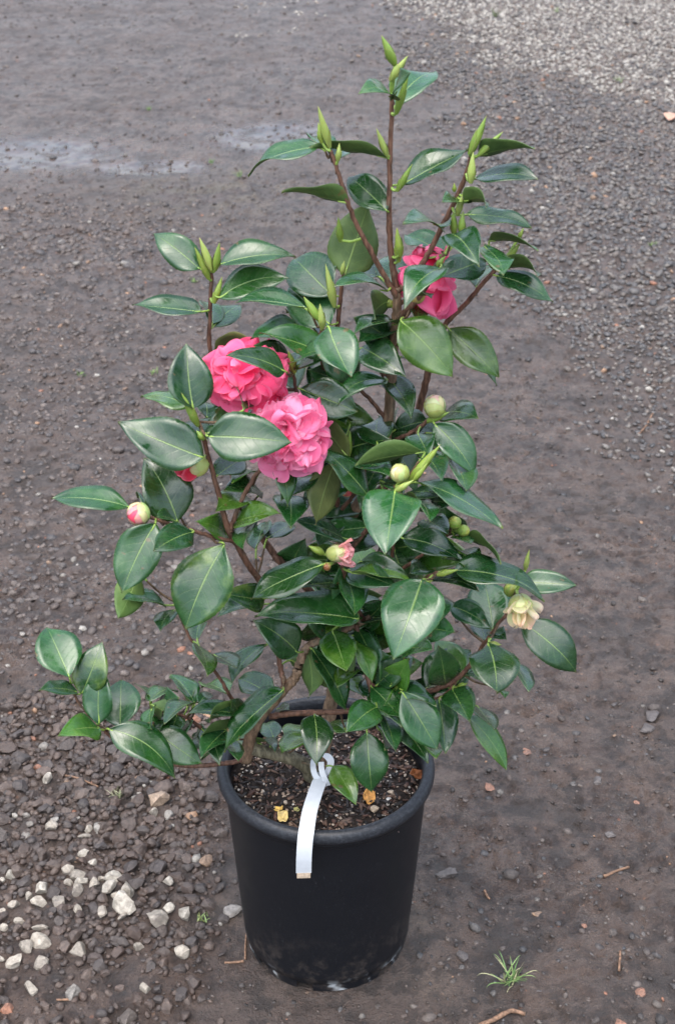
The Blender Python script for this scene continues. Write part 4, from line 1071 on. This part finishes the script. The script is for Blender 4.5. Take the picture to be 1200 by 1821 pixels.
flower_bud(907, 1048, 26, -6, Vector((-.6, -.2, .4)), gg, (.36, .45, .1), .95, 7)
flower_bud(600, 984, 31, -9.5, Vector((.95, -.25, .12)), ((.50, .45, .26), (.42, .43, .19), (.30, .36, .11)), (.70, .22, .26), 1.3, 8, 14, (.84, .46, .42), label='opening cream bud flushed with pink', opn=.7)
flower_bud(925, 1077, 42, -10, Vector((.15, -.75, -.5)), ((.66, .62, .32), (.62, .60, .28), (.48, .50, .19)), (.66, .58, .34), 1.0, 9, 11, (.78, .72, .44), label='opening cream bud with browned petal edges', opn=.95)
flower_bud(581, 1008, 14, -11, Vector((-.2, -.9, .3)), ((.20, .08, .03), (.26, .17, .06), (.30, .22, .08)), (.16, .05, .02), .9, 10, label='spent brown bud cup')
flower_bud(692, 540, 15, 3, Vector((.6, -.3, .2)), gg, (.34, .36, .1), 1.2, 11)
flower_bud(741, 527, 26, .5, Vector((-.8, -.2, -.1)), ((.40, .32, .12), (.36, .32, .10), (.30, .30, .08)), (.4, .25, .1), 1.1, 12)
flower_bud(617, 875, 18, 1, Vector((.5, -.5, .3)), ((.60, .10, .12), (.5, .3, .2), (.4, .3, .15)), (.6, .08, .1), 1.3, 13)

# ------------------------------------------------------------------ white tag looped round the low stem
TG = empty('plant_tag', at(560, 1380, -.05)); tag(TG, 'blank white plastic plant tag looped on the low stem and hanging over the rim', 'tag')
def ribbon(P, Wd, side, name, mat, parent, taper=None, th=.0006):
    P2, _ = catmull(P, [1] * len(P), 8); v, f = [], []; n = len(P2)
    S2 = [side] * n if not isinstance(side, list) else [(side[0].lerp(side[1], i / (n - 1))).normalized() for i in range(n)]
    for i, p in enumerate(P2):
        t = (P2[min(i + 1, n - 1)] - P2[max(i - 1, 0)]).normalized(); s = (S2[i] - t * S2[i].dot(t)).normalized(); nm = s.cross(t); w = Wd * (taper(i / (n - 1)) if taper else 1)
        for a, b in ((-.5, 0), (.5, 0), (.5, 1), (-.5, 1)): v.append(p + s * w * a - nm * th * b)
    for i in range(n - 1):
        for k in range(4): f.append((i * 4 + k, i * 4 + (k + 1) % 4, (i + 1) * 4 + (k + 1) % 4, (i + 1) * 4 + k))
    f.append((0, 1, 2, 3)); f.append(((n - 1) * 4 + 3, (n - 1) * 4 + 2, (n - 1) * 4 + 1, (n - 1) * 4))
    return put(link(name, mesh(name, v, f), mat, None, smooth=False), parent)
X = Vector((1, 0, 0))
w_ = 27.5 / ppm(at(545, 1480, -.155))
strip = [at(572, 1374, -.040), at(568, 1390, -.060), at(560, 1412, -.085), at(551, 1442, -.118), at(546, 1470, -.148), at(542.5, 1495, -.162), at(540.5, 1525, -.167), at(540, 1552, -.166)]
ribbon(strip, w_, [Vector((1, .18, .05)), Vector((1, .05, 0))], 'strap', M_TAG, TG, lambda t: .62 + .38 * min(1, max(0, (t - .04) / .10)))
ribbon([at(540, 1552, -.1662), at(540, 1556, -.1660), at(540, 1561, -.1655)], w_ * .88, Vector((1, .05, 0)), 'stained_end', M_TAGEND, TG)
lw = 10 / ppm(at(570, 1370, -.05))
ribbon([at(566, 1342, -.012), at(558, 1352, -.030), at(557, 1366, -.045), at(561, 1380, -.052), at(568, 1386, -.054)], lw, X, 'loop', M_TAG, TG)
ribbon([at(566, 1343, -.012), at(580, 1344, -.018), at(588, 1354, -.032), at(585, 1368, -.044), at(576, 1380, -.052)], lw * 1.3, [Vector((1, 0, .2)), Vector((.9, -.3, .4))], 'loop', M_TAG, TG)
ribbon([at(571, 1355, -.046), at(572, 1370, -.054), at(577, 1384, -.060), at(583, 1397, -.062)], lw, X, 'tail', M_TAG, TG)

# ------------------------------------------------------------------ twigs and grass on the mud
def litter(pts, r, label, col=(.16, .095, .06)):
    P = []
    for a, b in pts:
        p = atz(a, b, .004); p.z = float(gh(np.array(p.x), np.array(p.y))) + r * 1.1; P.append(p)
    P2, R = catmull(P, [r * random.uniform(.75, 1.15) for _ in P], 5); v, f = tube(P2, R, 8, .18)
    o = link('fallen_twig', mesh('fallen_twig', v, f), M_TWIG); tag(o, label, 'twig', 'twigs fallen on the mud'); return o
R3 = lambda a, b: (750 + a / 2.6667, 1250 + b / 2.6667)
litter([R3(230, 1540), R3(330, 1490), R3(420, 1446), R3(490, 1448)], .0034, 'longest brown twig lying below the grass tuft at the bottom edge')
litter([R3(862, 815), R3(920, 790), R3(982, 764)], .0026, 'straight tan twig lying alone in the open mud')
litter([R3(298, 868), R3(308, 890), R3(322, 906)], .0018, 'short curved straw in mud between pot and straight twig')
litter([R3(935, 1255), R3(938, 1210), R3(940, 1160)], .0022, 'thin reddish stick in mud past the grass tuft, pointing away')
litter([(399, 1707), (417, 1707), (434, 1706)], .0018, 'short level straw lying at the foot of the pot')
litter([(436, 1702), (436, 1680), (438, 1656)], .0012, 'thin upright straw beside the pot foot, touching the level one')
litter([(100, 1769), (115, 1771), (130, 1771)], .0017, 'thin brown twig lying in the mud near the white chunky stone')
litter([(110, 1376), (140, 1383), (175, 1393)], .0020, 'thin dark twig in gravel below the curled green leaf', (.1, .07, .05))
litter([(1135, 770), (1148, 752), (1160, 735)], .0030, 'reddish curved twig on the mud beyond the plant, by the dark gravel')
def tuft(px, py, h, n, spread, label, cols, single=False, seed=1):
    r = random.Random(seed); p = atz(px, py, 0); p.z = float(gh(np.array(p.x), np.array(p.y))); root = empty('grass_tuft', p); tag(root, label, 'grass'); root['group'] = 'grass tufts in the mud'
    allv, allf = [], []
    for i in range(n):
        az = r.uniform(0, 6.28); L = h * r.uniform(.5, 1.1); lean = r.uniform(.25, 1.25) * spread; w = r.uniform(.0006, .0012); v, f = [], []; m = 7; dx, dy = math.cos(az), math.sin(az); sx, sy = -dy, dx
        ox, oy = r.uniform(-.008, .008), r.uniform(-.008, .008)
        for k in range(m + 1):
            t = k / m; out = L * (math.sin(lean * t) ); up = L * (t * math.cos(lean * t * .95)); ww = w * (1 - t ** 2.2) + .0001
            for s in (-1, 0, 1): v.append((ox + dx * out + sx * ww * s, oy + dy * out + sy * ww * s, max(up, -.0) + .001 + .0006 * abs(s)))
        for k in range(m):
            for s in (0, 1): f.append((k * 3 + s, k * 3 + s + 1, (k + 1) * 3 + s + 1, (k + 1) * 3 + s))
        c = cols[r.randrange(len(cols))]
        link('grass_blade', mesh('grass_blade', v, f), M_GRASS, root, (*c, 1))
    return root
gc = [(.10, .20, .055), (.13, .22, .07), (.30, .30, .17), (.17, .24, .09), (.08, .16, .05)]
tuft(905, 1742, .040, 30, 1.1, 'largest green grass tuft growing in mud beside the twig', gc, seed=2)
tuft(212, 1412, .020, 22, .9, 'small pale grass tuft in the dark gravel below the leaves', [(.25, .27, .17), (.16, .22, .08), (.32, .32, .22)], seed=3)
tuft(360, 1632, .014, 14, 1.0, 'tiny grass tuft beside the pale broken patch at the pot foot', [(.22, .26, .10), (.15, .22, .08)], seed=4)
for i, (a, b, h, lb) in enumerate(((425, 318, .05, 'small weed in the wet mud under the streaked top leaves'), (345, 503, .03, 'small weed in mud beyond the pale stemmed shoot'), (275, 664, .03, 'small weed in mud beside the pale green leaf'),
                       (145, 668, .025, 'tiny weed in mud level with the deep pink flower, near the picture edge'), (880, 28, .10, 'green weed growing among the pale gravel'), (1100, 148, .06, 'small weed where pale gravel meets dark gravel'), (1158, 440, .03, 'tiny weed in the dark gravel beyond the plant'), (990, 22, .06, 'tiny weed at the far top of the pale gravel'), (375, 290, .04, 'small weed at the edge of the puddle'), (265, 195, .035, 'tiny weed alone in the far mud beyond the puddle'))):
    tuft(a, b, h * .6, 16, 1.1, lb, [(.12, .20, .05), (.09, .17, .04)], seed=20 + i)
